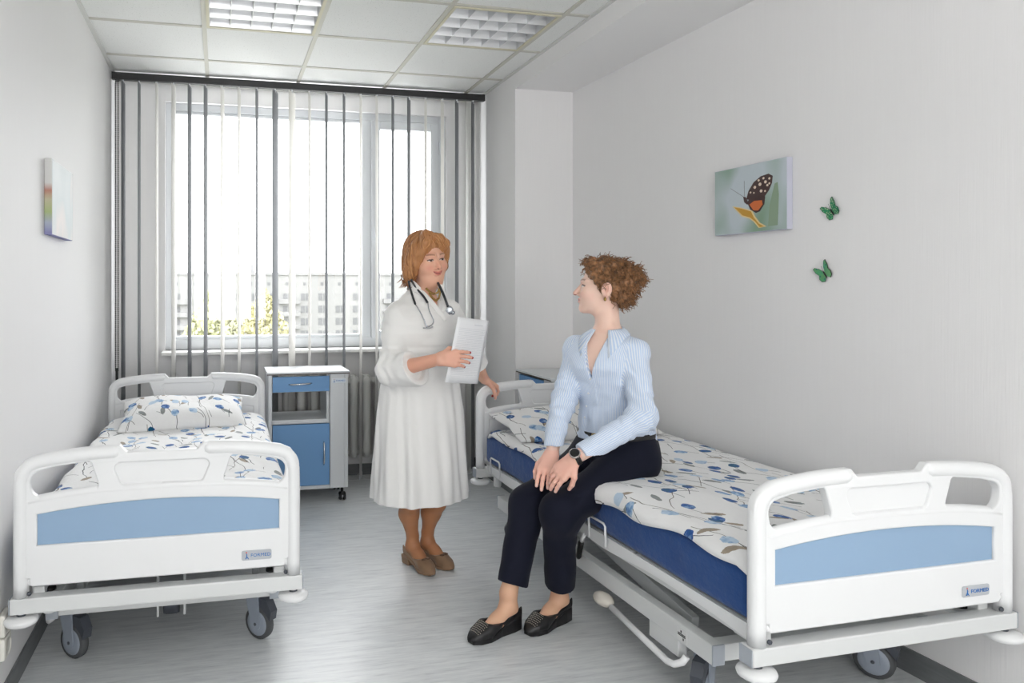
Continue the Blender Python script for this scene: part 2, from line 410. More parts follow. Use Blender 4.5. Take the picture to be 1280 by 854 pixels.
for x in (-.5, .4): MB().box(x-.015, x+.015, -.02, .08, .0, .05).box(x-.012, x+.012, -.012, .012, -.1, .02).build('bracket', RADM, rad)
# ------------------------------------------------------------------ hospital beds
from mathutils import noise as mnoise
BEDW = mat('white_bed_plastic', (236, 237, 238), .38, spec=.4); STEEL = mat('white_powder_coat', (219, 221, 221), .42)
GREYP = mat('grey_castor_plastic', (150, 158, 170), .4); DGREY = mat('dark_grey_plastic', (72, 76, 84), .45); TYRE = mat('grey_rubber_tyre', (78, 80, 82), .6)
BLUEP = mat('pale_blue_laminate', (146, 174, 203), .42); BLACK = mat('black_plastic', (18, 18, 19), .4)
BEIGE = mat('beige_pedal_plastic', (212, 206, 196), .45); CHROME = mat('brushed_chrome', (205, 207, 210), .22, metal=1)
SIGNM = mat('silver_badge', (186, 190, 195), .35); LOGOB = mat('logo_blue', (38, 112, 186), .5); LOGOR = mat('logo_red', (226, 84, 60), .5)
CABW = mat('pale_grey_laminate', (214, 217, 219), .42); CABB = mat('blue_laminate', (104, 152, 200), .4)

def badge(parent, x, y, z, w, h, plate_mat, name='badge'):
    """small plate lettered FORMED with a little striding figure"""
    v, f = plate([round_poly([(-w/2, -h/2, h*.18), (w/2, -h/2, h*.18), (w/2, h/2, h*.18), (-w/2, h/2, h*.18)], 3)], .003, .0006, 1)
    b = MB().add(v, f).build(name, plate_mat, parent); b.location = (x, y, z)
    v, f = text_mesh('FORMED', h*.46); wx = max(p.x for p in v)-min(p.x for p in v)
    k = .66*w/wx; v = [Vector((p.x*k-w*.205, p.y-.0022, p.z*1.05-h*.16)) for p in v]
    MB().add(v, f).build('lettering', LOGOB, b)
    g = MB()
    pts = lambda q: [Vector((-w*.335+a*h, -.0022, c*h)) for a, c in q]
    g.tube(pts([(-.10, -.34), (0, -.12), (.03, .06), (-.02, .22)]), [h*.05, h*.05, h*.05, h*.035], 6)
    g.tube(pts([(0, -.10), (.10, -.22), (.20, -.36)]), [h*.05, h*.045, h*.03], 6)
    g.build('figure_mark', LOGOB, b)
    MB().ellipsoid((-w*.335-.02*h, -.0022, h*.31), (h*.075, .0006, h*.075), 10, 6).build('dot_mark', LOGOR, b)
    return b

def end_board_loops():
    def arc_top(x): return .842-.05*max(0, (abs(x)-.13)/.32)**1.6
    right = [(.13, .842, .008), (.2, arc_top(.2), 0), (.27, arc_top(.27), 0), (.34, arc_top(.34), 0), (.452, .798, .055)]
    outer = [(-x, z, r) for x, z, r in reversed(right)]+[(-.105, .820, .01), (.105, .820, .01)]
    pts = [(-.13, .842, .008)]
    outer = [(.405, .405, .01), (.405, .43, 0), (.452, .44, .01), (.452, .792, .06), (.36, .823, 0), (.27, .836, 0), (.2, .841, 0), (.133, .843, .008), (.112, .820, .008),
             (-.112, .820, .008), (-.133, .843, .008), (-.2, .841, 0), (-.27, .836, 0), (-.36, .823, 0), (-.452, .792, .06), (-.452, .44, .01), (-.405, .43, 0), (-.405, .405, .01)]
    hole = [(.222, .796, .012), (.194, .704, .018), (.30, .696, 0), (.398, .682, .038), (.408, .765, .035), (.33, .784, 0)]
    holeR = hole; holeL = [(-x, z, r) for x, z, r in hole]
    rec = [(-.158, .786, .018), (.158, .786, .018), (.128, .712, .016), (-.128, .712, .016)]
    nb = 12; top = [(-.383+.766*k/nb, .634+.027*(1-(2*k/nb-1)**2)) for k in range(nb+1)]
    blue = [(-.383, .535)]+top+[(.383, .535)]
    return [round_poly(outer, 5), round_poly(holeR, 5), round_poly(holeL, 5), round_poly(rec, 5), blue], round_poly(rec, 5), blue
LOOPS, REC, BLUE = end_board_loops()
def end_board(parent, y, face):
    """head or foot board; face -1: badge side looks towards -y"""
    v, f = plate(LOOPS, .030, .006)
    mb = MB().add(v, f, True)
    rl = [(-.17, .80, 0), (.17, .80, 0), (.14, .70, 0), (-.14, .70, 0)]
    v, f = plate([round_poly(rl, 2)], .012, .001, 1); mb.add([p+Vector((0, .002, 0)) for p in v], f)
    v, f = plate([[(-.39, .53)]+[(-.39+.78*k/10, .645) for k in range(11)]+[(.39, .53)]], .008, .001, 1); mb.add([p+Vector((0, .005, 0)) for p in v], f)
    for s in (-1, 1):                                            # posts running over into the grab rails
        path = [(s*.432, .372), (s*.432, .42), (s*.432, .55), (s*.432, .68), (s*.431, .735), (s*.424, .768), (s*.408, .789), (s*.383, .800), (s*.33, .809), (s*.26, .8165), (s*.2, .820), (s*.150, .8215), (s*.137, .8215), (s*.131, .8215)]
        rr = [.0235]*4+[.0235, .0235, .0235, .0235, .0235, .0235, .0235, .0235, .019, .008]
        mb.tube([(a, 0, b) for a, b in path], rr, 14)
    # soft lip along the lower edge of the grab holes and around the recess
    for s in (-1, 1): mb.tube([(s*.41, 0, .672), (s*.35, 0, .683), (s*.28, 0, .692), (s*.2, 0, .6985), (s*.1, 0, .699), (0, 0, .7)], [.016, .0165, .0165, .0165, .0165, .016], 10)
    mb.tube([(-.41, 0, .418)]+[(.41*k/5, 0, .418) for k in range(-4, 5)]+[(.41, 0, .418)], .0135, 10)
    b = mb.build('end_board', BEDW, parent); b.location = (0, y, 0); b.rotation_euler = (0, 0, 0 if face < 0 else math.pi)
    me = b.data
    m2 = b.modifiers.new('wn', 'WEIGHTED_NORMAL')
    v, f = plate([BLUE], .004, .0008, 1)
    MB().add([p+Vector((0, -.004, 0)) for p in v], f).build('inlay_panel', BLUEP, b)
    badge(b, .307, -.0165, .452, .100, .033, SIGNM)
    for s in (-1, 1): MB().lathe([(.0, 0), (.006, 0), (.007, .002), (.007, .006)], (s*.405, -.02, .385), 'Y', 10).build('bolt', DGREY, b)
    return b

def castor(parent, x, y, rz, brake=True):
    c = empty('castor', (x, y, 0), rz); c.parent = parent
    r = .0625
    MB().lathe([(.0, -.016), (r-.006, -.016), (r, -.010), (r, .010), (r-.006, .016), (0, .016)], (0, 0, r), 'X', 28).build('tyre', TYRE, c)
    MB().lathe([(0, -.0185), (.030, -.019), (.046, -.0175), (.049, -.0145), (.049, .0145), (.046, .0175), (.030, .019), (0, .0185)], (0, 0, r), 'X', 24).build('hub', GREYP, c)
    mb = MB()
    for s in (-1, 1):
        poly = round_poly([(-.022, r-.02, .018), (.012, r-.026, .018), (.040, .125, .012), (.052, .175, .012), (-.012, .175, .01)], 4)
        mb.prism([(a, b) for a, b in poly], s*.020, s*.026, 'YZ')
    mb.box(-.026, .026, -.012, .052, .150, .178, bev=.008).lathe([(.0, .205), (.022, .205), (.026, .178), (.026, .17), (0, .17)], (0, .02, 0), 'Z', 16)
    mb.build('fork', GREYP, c)
    if brake: MB().prism([(-.006, .165), (-.05, .160), (-.072, .12), (-.066, .085), (-.045, .11), (-.012, .135)], -.019, .019, 'YZ').build('brake_pedal', DGREY, c)
    MB().lathe([(0, -.028), (.006, -.028), (.006, .028), (0, .028)], (0, 0, r), 'X', 10).build('axle', DGREY, c)
    return c

def bed(name, label, loc, rz, scale, castor_turn):
    t = tag(empty(name, loc, rz, scale), label, 'bed', 'adjustable hospital beds')
    L = 2.03
    end_board(t, 0, -1); end_board(t, L, 1)
    for y in (0, L):
        sgn = 1 if y == 0 else -1
        MB().box(-.462, .462, y-.022, y+.028, .322, .372, bev=.005).build('end_crossbar', STEEL, t)
        for s in (-1, 1):
            bbox_part('end_cap', mat('silver_grey_plastic', (172, 178, 186), .4), t, s*.4625, s*.465, y-.021, y+.027, .323, .371)
            d = empty('bumper_roller', (s*.432, y, .25)); d.parent = t
            MB().lathe([(0, .035), (.040, .035), (.049, .041), (.052, .050), (.049, .057), (.03, .062), (0, .063)], (0, 0, 0), 'Z', 28).build('roller_disc', BEDW, d)
            MB().lathe([(.013, .06), (.013, .08)], (0, 0, 0), 'Z', 14).build('roller_stem', BEDW, d)
            MB().lathe([(.0145, .062), (.0145, .068), (.0, .068)], (0, 0, 0), 'Z', 14).build('roller_ring', DGREY, d)
            MB().box(s*.36-.04, s*.36+.04, min(y+sgn*.028, y+sgn*.13), max(y+sgn*.028, y+sgn*.13), .345, .36, bev=.004).build('socket_plate', STEEL, t)
            MB().lathe([(0, .3715), (.019, .3715), (.022, .366), (.022, .36)], (s*.365, y+sgn*.075, 0), 'Z', 18).build('pole_socket', BLACK, t)
            MB().lathe([(.02, .345), (.02, .29), (.017, .285), (0, .285)], (s*.365, y+sgn*.075, 0), 'Z', 16).build('socket_sleeve', BEDW, t)
    for s in (-1, 1):
        # upper frame rail with its wavy plastic lip under the mattress
        MB().box(s*.385-.018, s*.385+.018, .02, L-.02, .350, .392, bev=.004).build('side_rail', STEEL, t)
        n = 60; prof = []
        for k in range(n+1):
            y = .06+(L-.14)*k/n; w = .5+.5*math.cos(y*7.2+.4); prof.append((y, .372-.018*w**2))
        MB().prism(prof+[(y, .404) for y, z in reversed(prof)], s*.407, s*.413, 'YZ').build('rail_lip', BEDW, t)
        for y in (.78, 1.78):
            MB().tube([(s*.424, y, .37), (s*.426, y, .448), (s*.426, y+.012, .457), (s*.426, y+.108, .457), (s*.426, y+.12, .448), (s*.424, y+.12, .37)], .0045, 8).build('mattress_hoop', BEDW, t)
        # base frame
        MB().box(s*.385-.02, s*.385+.02, .215, 1.86, .203, .265, bev=.004).build('base_beam', STEEL, t)
        for y in (.212, 1.863): bbox_part('end_cap', mat('silver_grey_plastic'), t, s*.385-.02, s*.385+.02, y-.003, y+.003, .203, .265)
        # lifting arm
        for (ya, za, yb, zb) in ((1.12, .345, .40, .235), (1.18, .235, 1.72, .345)):
            d = Vector((0, yb-ya, zb-za)); M = Matrix.Translation((s*.325, (ya+yb)/2, (za+zb)/2)) @ Matrix.Rotation(math.atan2(d.z, d.y), 4, 'X')
            MB().box(-.014, .014, -d.length/2, d.length/2, -.028, .028, M=M, bev=.003).build('lifting_arm', mat('grey_steel', (176, 179, 180), .4), t)
            MB().lathe([(0, -.02), (.009, -.02), (.009, .02), (0, .02)], (s*.325, ya+(yb-ya)*.18, za+(zb-za)*.18), 'X', 8).build('arm_bolt', DGREY, t)
        MB().box(s*.385-.016, s*.385+.016, .38, .54, .145, .205, bev=.004).build('pedal_bracket', STEEL, t)
    for y in (.24, 1.835): MB().box(-.366, .366, y-.025, y+.025, .210, .262, bev=.004).build('base_crossbeam', STEEL, t)
    for k, (y0, y1) in enumerate(((.05, .62), (.64, 1.02), (1.04, 1.22), (1.24, 1.97))):
        MB().box(-.40, .40, y0, y1, .392, .404, bev=.004).build('platform_panel', STEEL, t)
    MB().tube([(-.36, .47, .130), (.36, .47, .130)], .016, 12).build('pedal_shaft', mat('grey_steel'), t)
    MB().lathe([(0, -.03), (.042, -.03), (.046, -.02), (.046, .02), (.042, .03), (0, .03)], (.0, .47, .122), 'X', 24).build('shaft_drum', DGREY, t)
    for x in (-.05, .05): MB().box(x-.004, x+.004, .44, .50, .078, .27).build('drum_bracket', STEEL, t)
    MB().tube([(.05, .40, .30), (.05, 1.2, .30)], .022, 12).build('gas_spring', DGREY, t)
    MB().box(-.09, .10, .55, .75, .20, .33, bev=.01).build('actuator_box', DGREY, t)
    for s in (-1, 1):
        for y, b in ((.345, True), (1.75, True)): castor(t, s*.335, y, castor_turn[(s > 0)+2*(y > 1)], b)
    # foot pedal and release lever on the open side
    for s in (-1, 1):
        p = empty('foot_pedal', (s*.40, .4, .12)); p.parent = t
        MB().tube([(0, -.06, .05), (s*.012, -.055, .03), (s*.026, -.035, .015), (s*.03, 0, .01), (s*.03, .12, .022), (s*.03, .33, .045)], .0115, 10).build('pedal_bar', BEDW, p)
        MB().ellipsoid((s*.03, .385, .052), (.032, .052, .024), 16, 10).build('pedal_pad', BEIGE, p)
        l = empty('release_lever', (s*.415, .98, .25)); l.parent = t
        MB().tube([(0, -.03, .115), (0, -.012, .09), (0, -.005, .075)], .008, 8).build('lever_rod', BEDW, l)
        MB().tube([(0, -.005, .078), (0, 0, .07), (0, .02, .005), (0, .022, -.004)], [.008, .012, .011, .006], 10).build('lever_grip', BLACK, l)
    st = empty('warning_sticker', (-.4055, .33, .21)); st.parent = t
    MB().box(-.0006, .0006, 0, .05, 0, .04).build('sticker', mat('sticker_white', (225, 226, 226), .5), st)
    g = MB().box(-.0012, 0, .008, .046, .017, .020).box(-.0012, 0, .008, .046, .022, .025).box(-.0012, 0, .016, .021, .006, .013).box(-.0012, 0, .027, .032, .028, .035)
    g.build('sticker_print', BLACK, st)
    return t
BED_L = (-.187, 2.56, 0); BED_R = (1.886, 1.772, 0)
bed('hospital_bed', 'white hospital bed with pale blue foot panel standing along the left wall', BED_L, 0, (1, 1, 1), (.85, .8, 2.6, 3.0))
bed('hospital_bed', 'white hospital bed along the right wall, on which the woman in the blue shirt sits', BED_R, .027, (1.03, 1.02, 1), (-.95, .55, -2.0, .3))

# ------------------------------------------------------------------ bedding
def bedding_mat():
    m = mat('feather_print_cotton', (238, 238, 238), .85, spec=.15, sheen=.15); t = NT(m)
    uv = t.n('ShaderNodeAttribute', attribute_name='UVMap').outputs['Vector']
    def layer(scale, off, base, spread):
        mp = t.n('ShaderNodeMapping'); t.put(mp.inputs[0], uv); mp.inputs['Location'].default_value = off
        vo = t.n('ShaderNodeTexVoronoi', voronoi_dimensions='2D'); t.put(vo.inputs['Vector'], mp.outputs[0]); vo.inputs['Scale'].default_value = scale; vo.inputs['Randomness'].default_value = .75
        d = t.n('ShaderNodeVectorMath', operation='SUBTRACT'); t.put(d.inputs[0], mp.outputs[0]); t.put(d.inputs[1], vo.outputs['Position'])
        sp = t.n('ShaderNodeSeparateXYZ'); t.put(sp.inputs[0], d.outputs[0]); c = t.n('ShaderNodeSeparateColor'); t.put(c.inputs[0], vo.outputs['Color'])
        a = t.math('ADD', t.math('MULTIPLY', t.math('SUBTRACT', c.outputs[0], .5), spread), base)
        ca, sa = t.math('COSINE', a), t.math('SINE', a)
        x = t.math('ADD', t.math('MULTIPLY', sp.outputs[0], ca), t.math('MULTIPLY', sp.outputs[1], sa))
        y = t.math('SUBTRACT', t.math('MULTIPLY', sp.outputs[1], ca), t.math('MULTIPLY', sp.outputs[0], sa))
        return x, y, c.outputs[1], c.outputs[2], mp.outputs[0]
    def blob(x, y, rx, ry, nz):
        q = t.math('ADD', t.math('POWER', t.math('DIVIDE', t.math('ABSOLUTE', x), rx), 2), t.math('POWER', t.math('DIVIDE', t.math('ABSOLUTE', y), ry), 2))
        q = t.math('ADD', q, t.math('MULTIPLY', t.math('SUBTRACT', nz, .5), 1.5))
        return t.math('LESS_THAN', q, 1.)
    nz = t.noise(uv, 55, 3, .6); nz2 = t.noise(uv, 38, 3, .6); wv = t.noise(uv, 5, 2)
    wob = t.math('MULTIPLY', t.math('SUBTRACT', wv, .5), .09)
    col = lin((239, 239, 239))
    INK = lin((62, 66, 74)); INK2 = lin((128, 122, 116))
    def stem(x, y, r, L0, L1, w=.0013):
        k = t.math('LESS_THAN', t.math('ABSOLUTE', t.math('ADD', x, t.math('ADD', wob, t.math('MULTIPLY', t.math('SUBTRACT', r, .5), .02)))), w)
        return t.math('MULTIPLY', k, t.math('MULTIPLY', t.math('GREATER_THAN', y, L0), t.math('LESS_THAN', y, L1)))
    # long thin stems
    for sc, off, b in ((3.2, (.3, .7, 0), .25), (3.9, (1.4, .2, 0), -.2)):
        x, y, r, q, _ = layer(sc, off, b, .9); col = t.mix(stem(x, y, r, -.22, .22, .0014), col, INK if b > 0 else INK2)
    # beige and grey feathers
    x, y, r, q, _ = layer(7.2, (.11, .43, 0), .35, 1.7); f = blob(x, y, .0115, .034, nz); f = t.math('MULTIPLY', f, t.math('GREATER_THAN', q, .25))
    fc = t.mix(t.math('GREATER_THAN', r, .5), lin((186, 172, 152)), lin((150, 164, 168))); fc = t.mix(nz2, lin((120, 112, 104)), fc); col = t.mix(f, col, fc)
    # blue poppies with their stems
    for sc, off, b in ((7.4, (.75, .12, 0), .15), (6.3, (2.3, 1.6, 0), .5)):
        x, y, r, q, _ = layer(sc, off, b, 1.3)
        col = t.mix(stem(x, y, r, -.11, -.01), col, INK)
        f = t.math('MULTIPLY', blob(x, y, .020, .027, nz), t.math('GREATER_THAN', q, .25))
        dk = t.math('ADD', t.math('MULTIPLY', nz2, 1.6), t.math('SUBTRACT', t.math('MULTIPLY', r, .9), .85), clamp=True)
        fc = t.ramp(dk, [(.1, lin((190, 210, 228))), (.4, lin((122, 160, 200))), (.62, lin((36, 84, 160))), (.9, lin((30, 92, 128)))])
        col = t.mix(f, col, fc)
    t.color(col)
    t.bump(t.noise(t.coord('Object', (1, 1, 1)), 14, 4, .6), .45, .014)
    return m
COTTON = bedding_mat()
def mat_mattress():
    m = mat('navy_mattress_cover', (27, 70, 132), .62, spec=.3, sheen=.2); t = NT(m); n = t.noise(t.coord('Object', (6, 2, 3)), 3, 5, .65)
    t.color(t.mix(n, lin((20, 58, 116)), lin((34, 82, 148)))); t.bump(n, .5, .02); return m
NAVY = mat_mattress()

def puffy(name, mid, thick, nu, nv, parent, m, uvf):
    """closed puffy sheet: mid(u, v) -> point, thick(u, v) -> half thickness; u, v in 0..1"""
    A = np.array([[mid(i/nu, j/nv) for j in range(nv+1)] for i in range(nu+1)], float)
    T = np.array([[thick(i/nu, j/nv) for j in range(nv+1)] for i in range(nu+1)], float)
    du = np.gradient(A, axis=0); dv = np.gradient(A, axis=1); N = np.cross(du, dv); N /= np.linalg.norm(N, axis=2, keepdims=True)+1e-12
    if N[..., 2].mean() < 0: N = -N
    top = A+N*T[..., None]; bot = A-N*T[..., None]*.8
    n1 = (nu+1)*(nv+1); vs = np.concatenate([top.reshape(-1, 3), bot.reshape(-1, 3)]); fs = []
    g = lambda i, j: i*(nv+1)+j
    for i in range(nu):
        for j in range(nv):
            q = (g(i, j), g(i+1, j), g(i+1, j+1), g(i, j+1)); fs.append(q); fs.append(tuple(n1+k for k in reversed(q)))
    rim = [g(i, 0) for i in range(nu)]+[g(nu, j) for j in range(nv)]+[g(i, nv) for i in range(nu, 0, -1)]+[g(0, j) for j in range(nv, 0, -1)]
    for a, b in zip(rim, rim[1:]+rim[:1]): fs.append((b, a, n1+a, n1+b))
    me = bpy.data.meshes.new(name); me.from_pydata(vs.tolist(), [], fs); me.update()
    me.polygons.foreach_set('use_smooth', [True]*len(fs)); me.materials.append(m)
    uv = np.array([[uvf(i/nu, j/nv) for j in range(nv+1)] for i in range(nu+1)], float).reshape(-1, 2); uv = np.concatenate([uv, uv])
    at = me.attributes.new('UVMap', 'FLOAT_VECTOR', 'POINT'); at.data.foreach_set('vector', np.c_[uv, np.zeros(len(uv))].ravel())
    return link_mesh(name, me, parent)

def wr(x, y, s, seed): return mnoise.noise(Vector((x*s+seed, y*s*.8-seed, seed*1.7)))
def in_bed(o, loc, rz, scale): o.location = loc; o.rotation_euler = (0, 0, rz); o.scale = scale; return o
def mattress(label, loc, rz, scale, group):
    n = 40; vs = []; fs = []
    mb = MB(); bm = bmesh.new(); bmesh.ops.create_cube(bm, size=1)
    for v in bm.verts: v.co = Vector((v.co.x*.835, 1.02+v.co.y*1.95, .487+v.co.z*.155))
    bmesh.ops.bevel(bm, geom=bm.edges[:], offset=.028, segments=4, affect='EDGES', profile=.5)
    bmesh.ops.subdivide_edges(bm, edges=[e for e in bm.edges if e.calc_length() > .4], cuts=24, use_grid_fill=True)
    for v in bm.verts:
        w = mnoise.noise(Vector((v.co.x*3, v.co.y*4, v.co.z*9)))*.006; v.co.x += w; v.co.z += w*.3
    me = bpy.data.meshes.new('mattress'); bm.to_mesh(me); bm.free(); me.polygons.foreach_set('use_smooth', [True]*len(me.polygons)); me.materials.append(NAVY)
    o = link_mesh('mattress', me); in_bed(o, loc, rz, scale); return tag(o, label, 'mattress', group)
mattress('navy blue mattress of the bed by the left wall, hidden under the printed cover', BED_L, 0, (1, 1, 1), 'navy hospital mattresses')
mattress('navy blue mattress whose long side shows under the seated woman', BED_R, .027, (1.03, 1.02, 1), 'navy hospital mattresses')

def duvet(label, loc, rz, scale, seed, over_l, over_r, y0, y1, sag=None):
    hw = .40; zt = .582
    def mid(u, v):
        y = y0+(y1-y0)*v; ol, orr = over_l(v), over_r(v)
        a = -hw-ol+u*(2*hw+ol+orr)
        r = .035
        def bend(e):                                     # e: length past the mattress edge
            if e <= 0: return 0, 0
            th = min(e/r, 1.35); dx, dz = r*math.sin(th), r*(1-math.cos(th)); rest = max(0, e-r*1.35)
            return dx+rest*math.cos(1.35), dz+rest*math.sin(1.35)
        if a < -hw: dx, dz = bend(-hw-a); x = -hw-dx
        elif a > hw: dx, dz = bend(a-hw); x = hw+dx
        else: x, dz = a, 0
        w = wr(a, y, 2.3, seed)*.018+wr(a*1.7, y*.8, 5.5, seed+3)*.011+abs(wr(a, y*1.6, 4, seed+9))*.016
        edge = min(1, min(u, 1-u)*9)
        z = zt-dz+w*edge*(1 if dz == 0 else .5)
        if sag: z -= sag(x, y)
        end = min(v, 1-v)*(y1-y0)
        if end < .05: z -= (.05-end)*.5
        return (x-(0.006*math.sin(y*19+seed) if a < -hw else 0), y+.008*wr(a, y, 6, seed+5), z)
    def thick(u, v):
        e = min(u, 1-u)*.9; f = min(v, 1-v)*(y1-y0); d = min(e, f)
        return .003+.017*min(1, d/.045)**.6
    o = puffy('duvet', mid, thick, 64, 120, None, COTTON, lambda u, v: (u*.9+seed, v*(y1-y0)+seed))
    in_bed(o, loc, rz, scale); return tag(o, label, 'duvet', 'feather printed bed covers')
duvet('white cover printed with blue poppies and feathers on the bed by the left wall', BED_L, 0, (1, 1, 1), 1.3, lambda v: .05, lambda v: .055+.01*math.sin(v*9), .05, 1.95)
def sagR(x, y): return .030*math.exp(-(((x+.25)/.2)**2+((y-1.02)/.2)**2))
duvet('white cover printed with blue poppies and feathers under the seated woman', BED_R, .027, (1.03, 1.02, 1), 4.1, lambda v: .032+.036*math.exp(-((v-.42)/.22)**2)+.008*math.sin(v*31), lambda v: .03, .035, 1.95, sagR)

def pillow(label, loc, rz, scale, seed, c, w, d, h, tilt, yaw):
    M = Matrix.Translation(c) @ Matrix.Rotation(yaw, 4, 'Z') @ Matrix.Rotation(tilt, 4, 'X')
    def sh(u): return math.sin(math.pi*min(max(u, 0), 1))
    def mid(u, v):
        a, b = 2*u-1, 2*v-1
        x = a*w/2*(1-.07*(1-b*b)*0-.05*b*b*0); x = a*w/2*(1-.06*(1-abs(b))**2*abs(a)**6); y = b*d/2*(1-.10*(1-abs(a))*abs(b)**6)
        return M @ Vector((x, y, .010*wr(a*.4, b*.3, 3, seed)))
    def thick(u, v): 
        a, b = 2*u-1, 2*v-1
        return .004+h/2*max(0, (1-a**4))**.75*max(0, (1-b**4))**.75*(1+.16*wr(a*.5, b*.4, 4, seed+2))
    o = puffy('pillow', mid, thick, 44, 32, None, COTTON, lambda u, v: (u*w+seed, v*d+seed*2))
    in_bed(o, loc, rz, scale); return tag(o, label, 'pillow', 'feather printed pillows')
pillow('plump feather printed pillow against the headboard of the left bed', BED_L, 0, (1, 1, 1), 2.2, (-.01, 1.70, .655), .66, .42, .13, .22, .03)
pillow('feather printed pillow at the head of the right bed, behind the seated woman', BED_R, .027, (1.03, 1.02, 1), 6.4, (-.03, 1.755, .645), .76, .42, .11, .16, .0)

# ------------------------------------------------------------------ bedside cabinets
def cabinet(name, label, loc, rz):
    t = tag(empty(name, loc, rz), label, 'cabinet', 'bedside cabinets on castors')
    D = .335; W0, W1 = -.25, .25; zb, zt = .09, .812
    def bx(nm, m, *b, bev=.002, par=t): return MB().box(*b, bev=bev).build(nm, m, par)
    bx('top_board', CABW, W0-.008, W1+.008, -.012, D+.005, zt, zt+.018, bev=.003)
    MB().box(W0-.0085, W1+.0085, -.0126, -.0118, zt+.001, zt+.007).build('edge_strip', mat('dark_edge_band', (74, 62, 52), .5), t)
    bx('side_panel', CABW, W0, W0+.022, 0, D, zb, zt); bx('side_panel', CABW, W1-.022, W1, 0, D, zb, zt)
    bx('front_stile', CABW, W1-.115, W1-.0225, 0, .018, zb, zt-.001); bx('inner_panel', CABW, W1-.135, W1-.117, .02, D-.01, zb+.02, zt-.002)
    bx('bottom_panel', CABW, W0+.0225, W1-.0225, .0195, D, zb, zb+.02); bx('front_rail', CABW, W0+.0225, W1-.116, 0, .018, zb, zb+.022)
    bx('shelf', CABW, W0+.0225, W1-.136, 0, D-.004, .505, .53); bx('back_panel', CABW, W0+.0225, W1-.0225, D-.01, D-.002, zb+.021, .503); bx('drawer_floor', CABW, W0+.0225, W1-.136, .02, D-.004, .70, .715)
    dr = bx('drawer', CABB, W0+.026, W1-.119, -.004, .016, .705, .80); dr.location = (0, 0, 0)
    def pull(par, a, b, out=.022):
        a, b = Vector(a), Vector(b); n = 10
        MB().tube([a+(b-a)*k/n+Vector((0, -out*math.sin(math.pi*k/n)**.6, 0)) for k in range(n+1)], [.0035]+[.0055]*(n-1)+[.0035], 8).build('pull_handle', CHROME, par)
    pull(dr, (-.125, -.004, .752), (.02, -.004, .757))
    do = bx('door', CABB, W0+.026, W1-.119, -.004, .016, .115, .50); pull(do, (.095, -.004, .24), (.095, -.004, .39))
    badge(t, W1-.06, -.0012, .768, .088, .030, mat('badge_paper', (224, 230, 236), .5))
    for x in (W0+.035, W1-.03):
        for y in (.05, D-.04):
            c = empty('castor', (x, y, 0)); c.parent = t
            for s in (-1, 1): MB().lathe([(0, -.008), (.022, -.008), (.026, -.004), (.026, .004), (.022, .008), (0, .008)], (s*.013, 0, .026), 'X', 18).build('wheel', BLACK, c)
            MB().lathe([(0, -.0225), (.012, -.0225), (.012, .0225), (0, .0225)], (0, 0, .026), 'X', 12).build('hub', SIGNM, c)
            MB().prism(round_poly([(-.02, .03, .01), (.024, .03, .01), (.022, .058, .012), (-.012, .062, .01)], 3), -.005, .005, 'YZ').lathe([(.008, .05), (.008, .09)], (0, .0, 0), 'Z', 10).build('castor_body', BLACK, c)
    return t
cabinet('bedside_cabinet', 'white bedside cabinet with blue drawer and door between the left bed and the radiator', (.54, 4.63, 0), 0)
cabinet('bedside_cabinet', 'white bedside cabinet mostly hidden behind the headboard of the right bed', (1.875, 4.215, 0), -math.pi/2)

# ------------------------------------------------------------------ pictures and butterflies on the walls
def on_right(u, v, off=0.):
    r = ray(u, v); k = .11/2.75; t = (2.275+4.5*k-off)/(r.x+k*r.y); return Vector((0, 0, HC))+r*t
RW = math.atan2(.11, 2.75)                                # yaw of the right wall
def canvas_print(name, label, loc, rz, w, h, face_mat, edge_mat):
    t = tag(empty(name, loc, rz), label, 'picture', 'small canvas prints')
    MB().box(-w/2, w/2, -.030, -.001, -h/2, h/2, bev=.003).build('stretched_canvas', edge_mat, t)
    f = MB().box(-w/2+.002, w/2-.002, -.0308, -.0299, -h/2+.002, h/2-.002).build('printed_face', face_mat, t)
    return t, f
def blur_mat(name, stops, scale, loc=(0, 0, 0)):
    m = mat(name, (150, 170, 150), .5, spec=.3); t = NT(m); n = t.noise(t.coord('Object', scale, loc=loc), 1, 1.5, .4)
    t.color(t.ramp(n, [(p, lin(c)) for p, c in stops])); return m
pc = (on_right(899, 212)+on_right(990, 196)+on_right(902, 296)+on_right(992, 290))/4
ye = on_right(900, 254).y, on_right(991, 243).y
pw = abs(ye[0]-ye[1])/math.cos(RW)
GRN = blur_mat('blurred_green_photo', [(.30, (110, 142, 100)), (.40, (140, 166, 148)), (.50, (170, 188, 184)), (.62, (196, 206, 212))], (5, 1, 3.2), (1.9, 0, .2))
CVE = mat('pale_violet_canvas_edge', (196, 197, 212), .6)
pr_t, face = canvas_print('canvas_print', 'canvas photograph of a brown and orange butterfly on a leaf, on the right wall', pc, -math.pi/2+RW, pw, .305, GRN, CVE)
pr_t.location = pc+Vector((.0, 0, 0))
def flat(parent, name, poly, m, y=-.0312, th=.0004):
    return MB().prism([(a, b) for a, b in poly], y-th, y+th, 'XZ').build(name, m, parent)
PK = (pw/.43, .305/.305)
def pic(x, y): return ((x-290)/390*pw, (328-y)/385*.305)          # zoomed picture units -> canvas metres
BRN = mat('print_dark_brown', (62, 36, 34), .5); ORG = mat('print_orange', (206, 104, 40), .5); CRM = mat('print_cream', (226, 208, 188), .5); LEAF = mat('print_leaf_yellow', (200, 150, 48), .5); BGG = mat('print_soft_green', (138, 160, 134), .5); EDG = mat('print_leaf_edge', (228, 206, 150), .5)
flat(face, 'blurred_stem', [pic(*p) for p in ((392, 495), (400, 380), (425, 268), (440, 262), (446, 330), (440, 495))], BGG, -.0309, .0002)
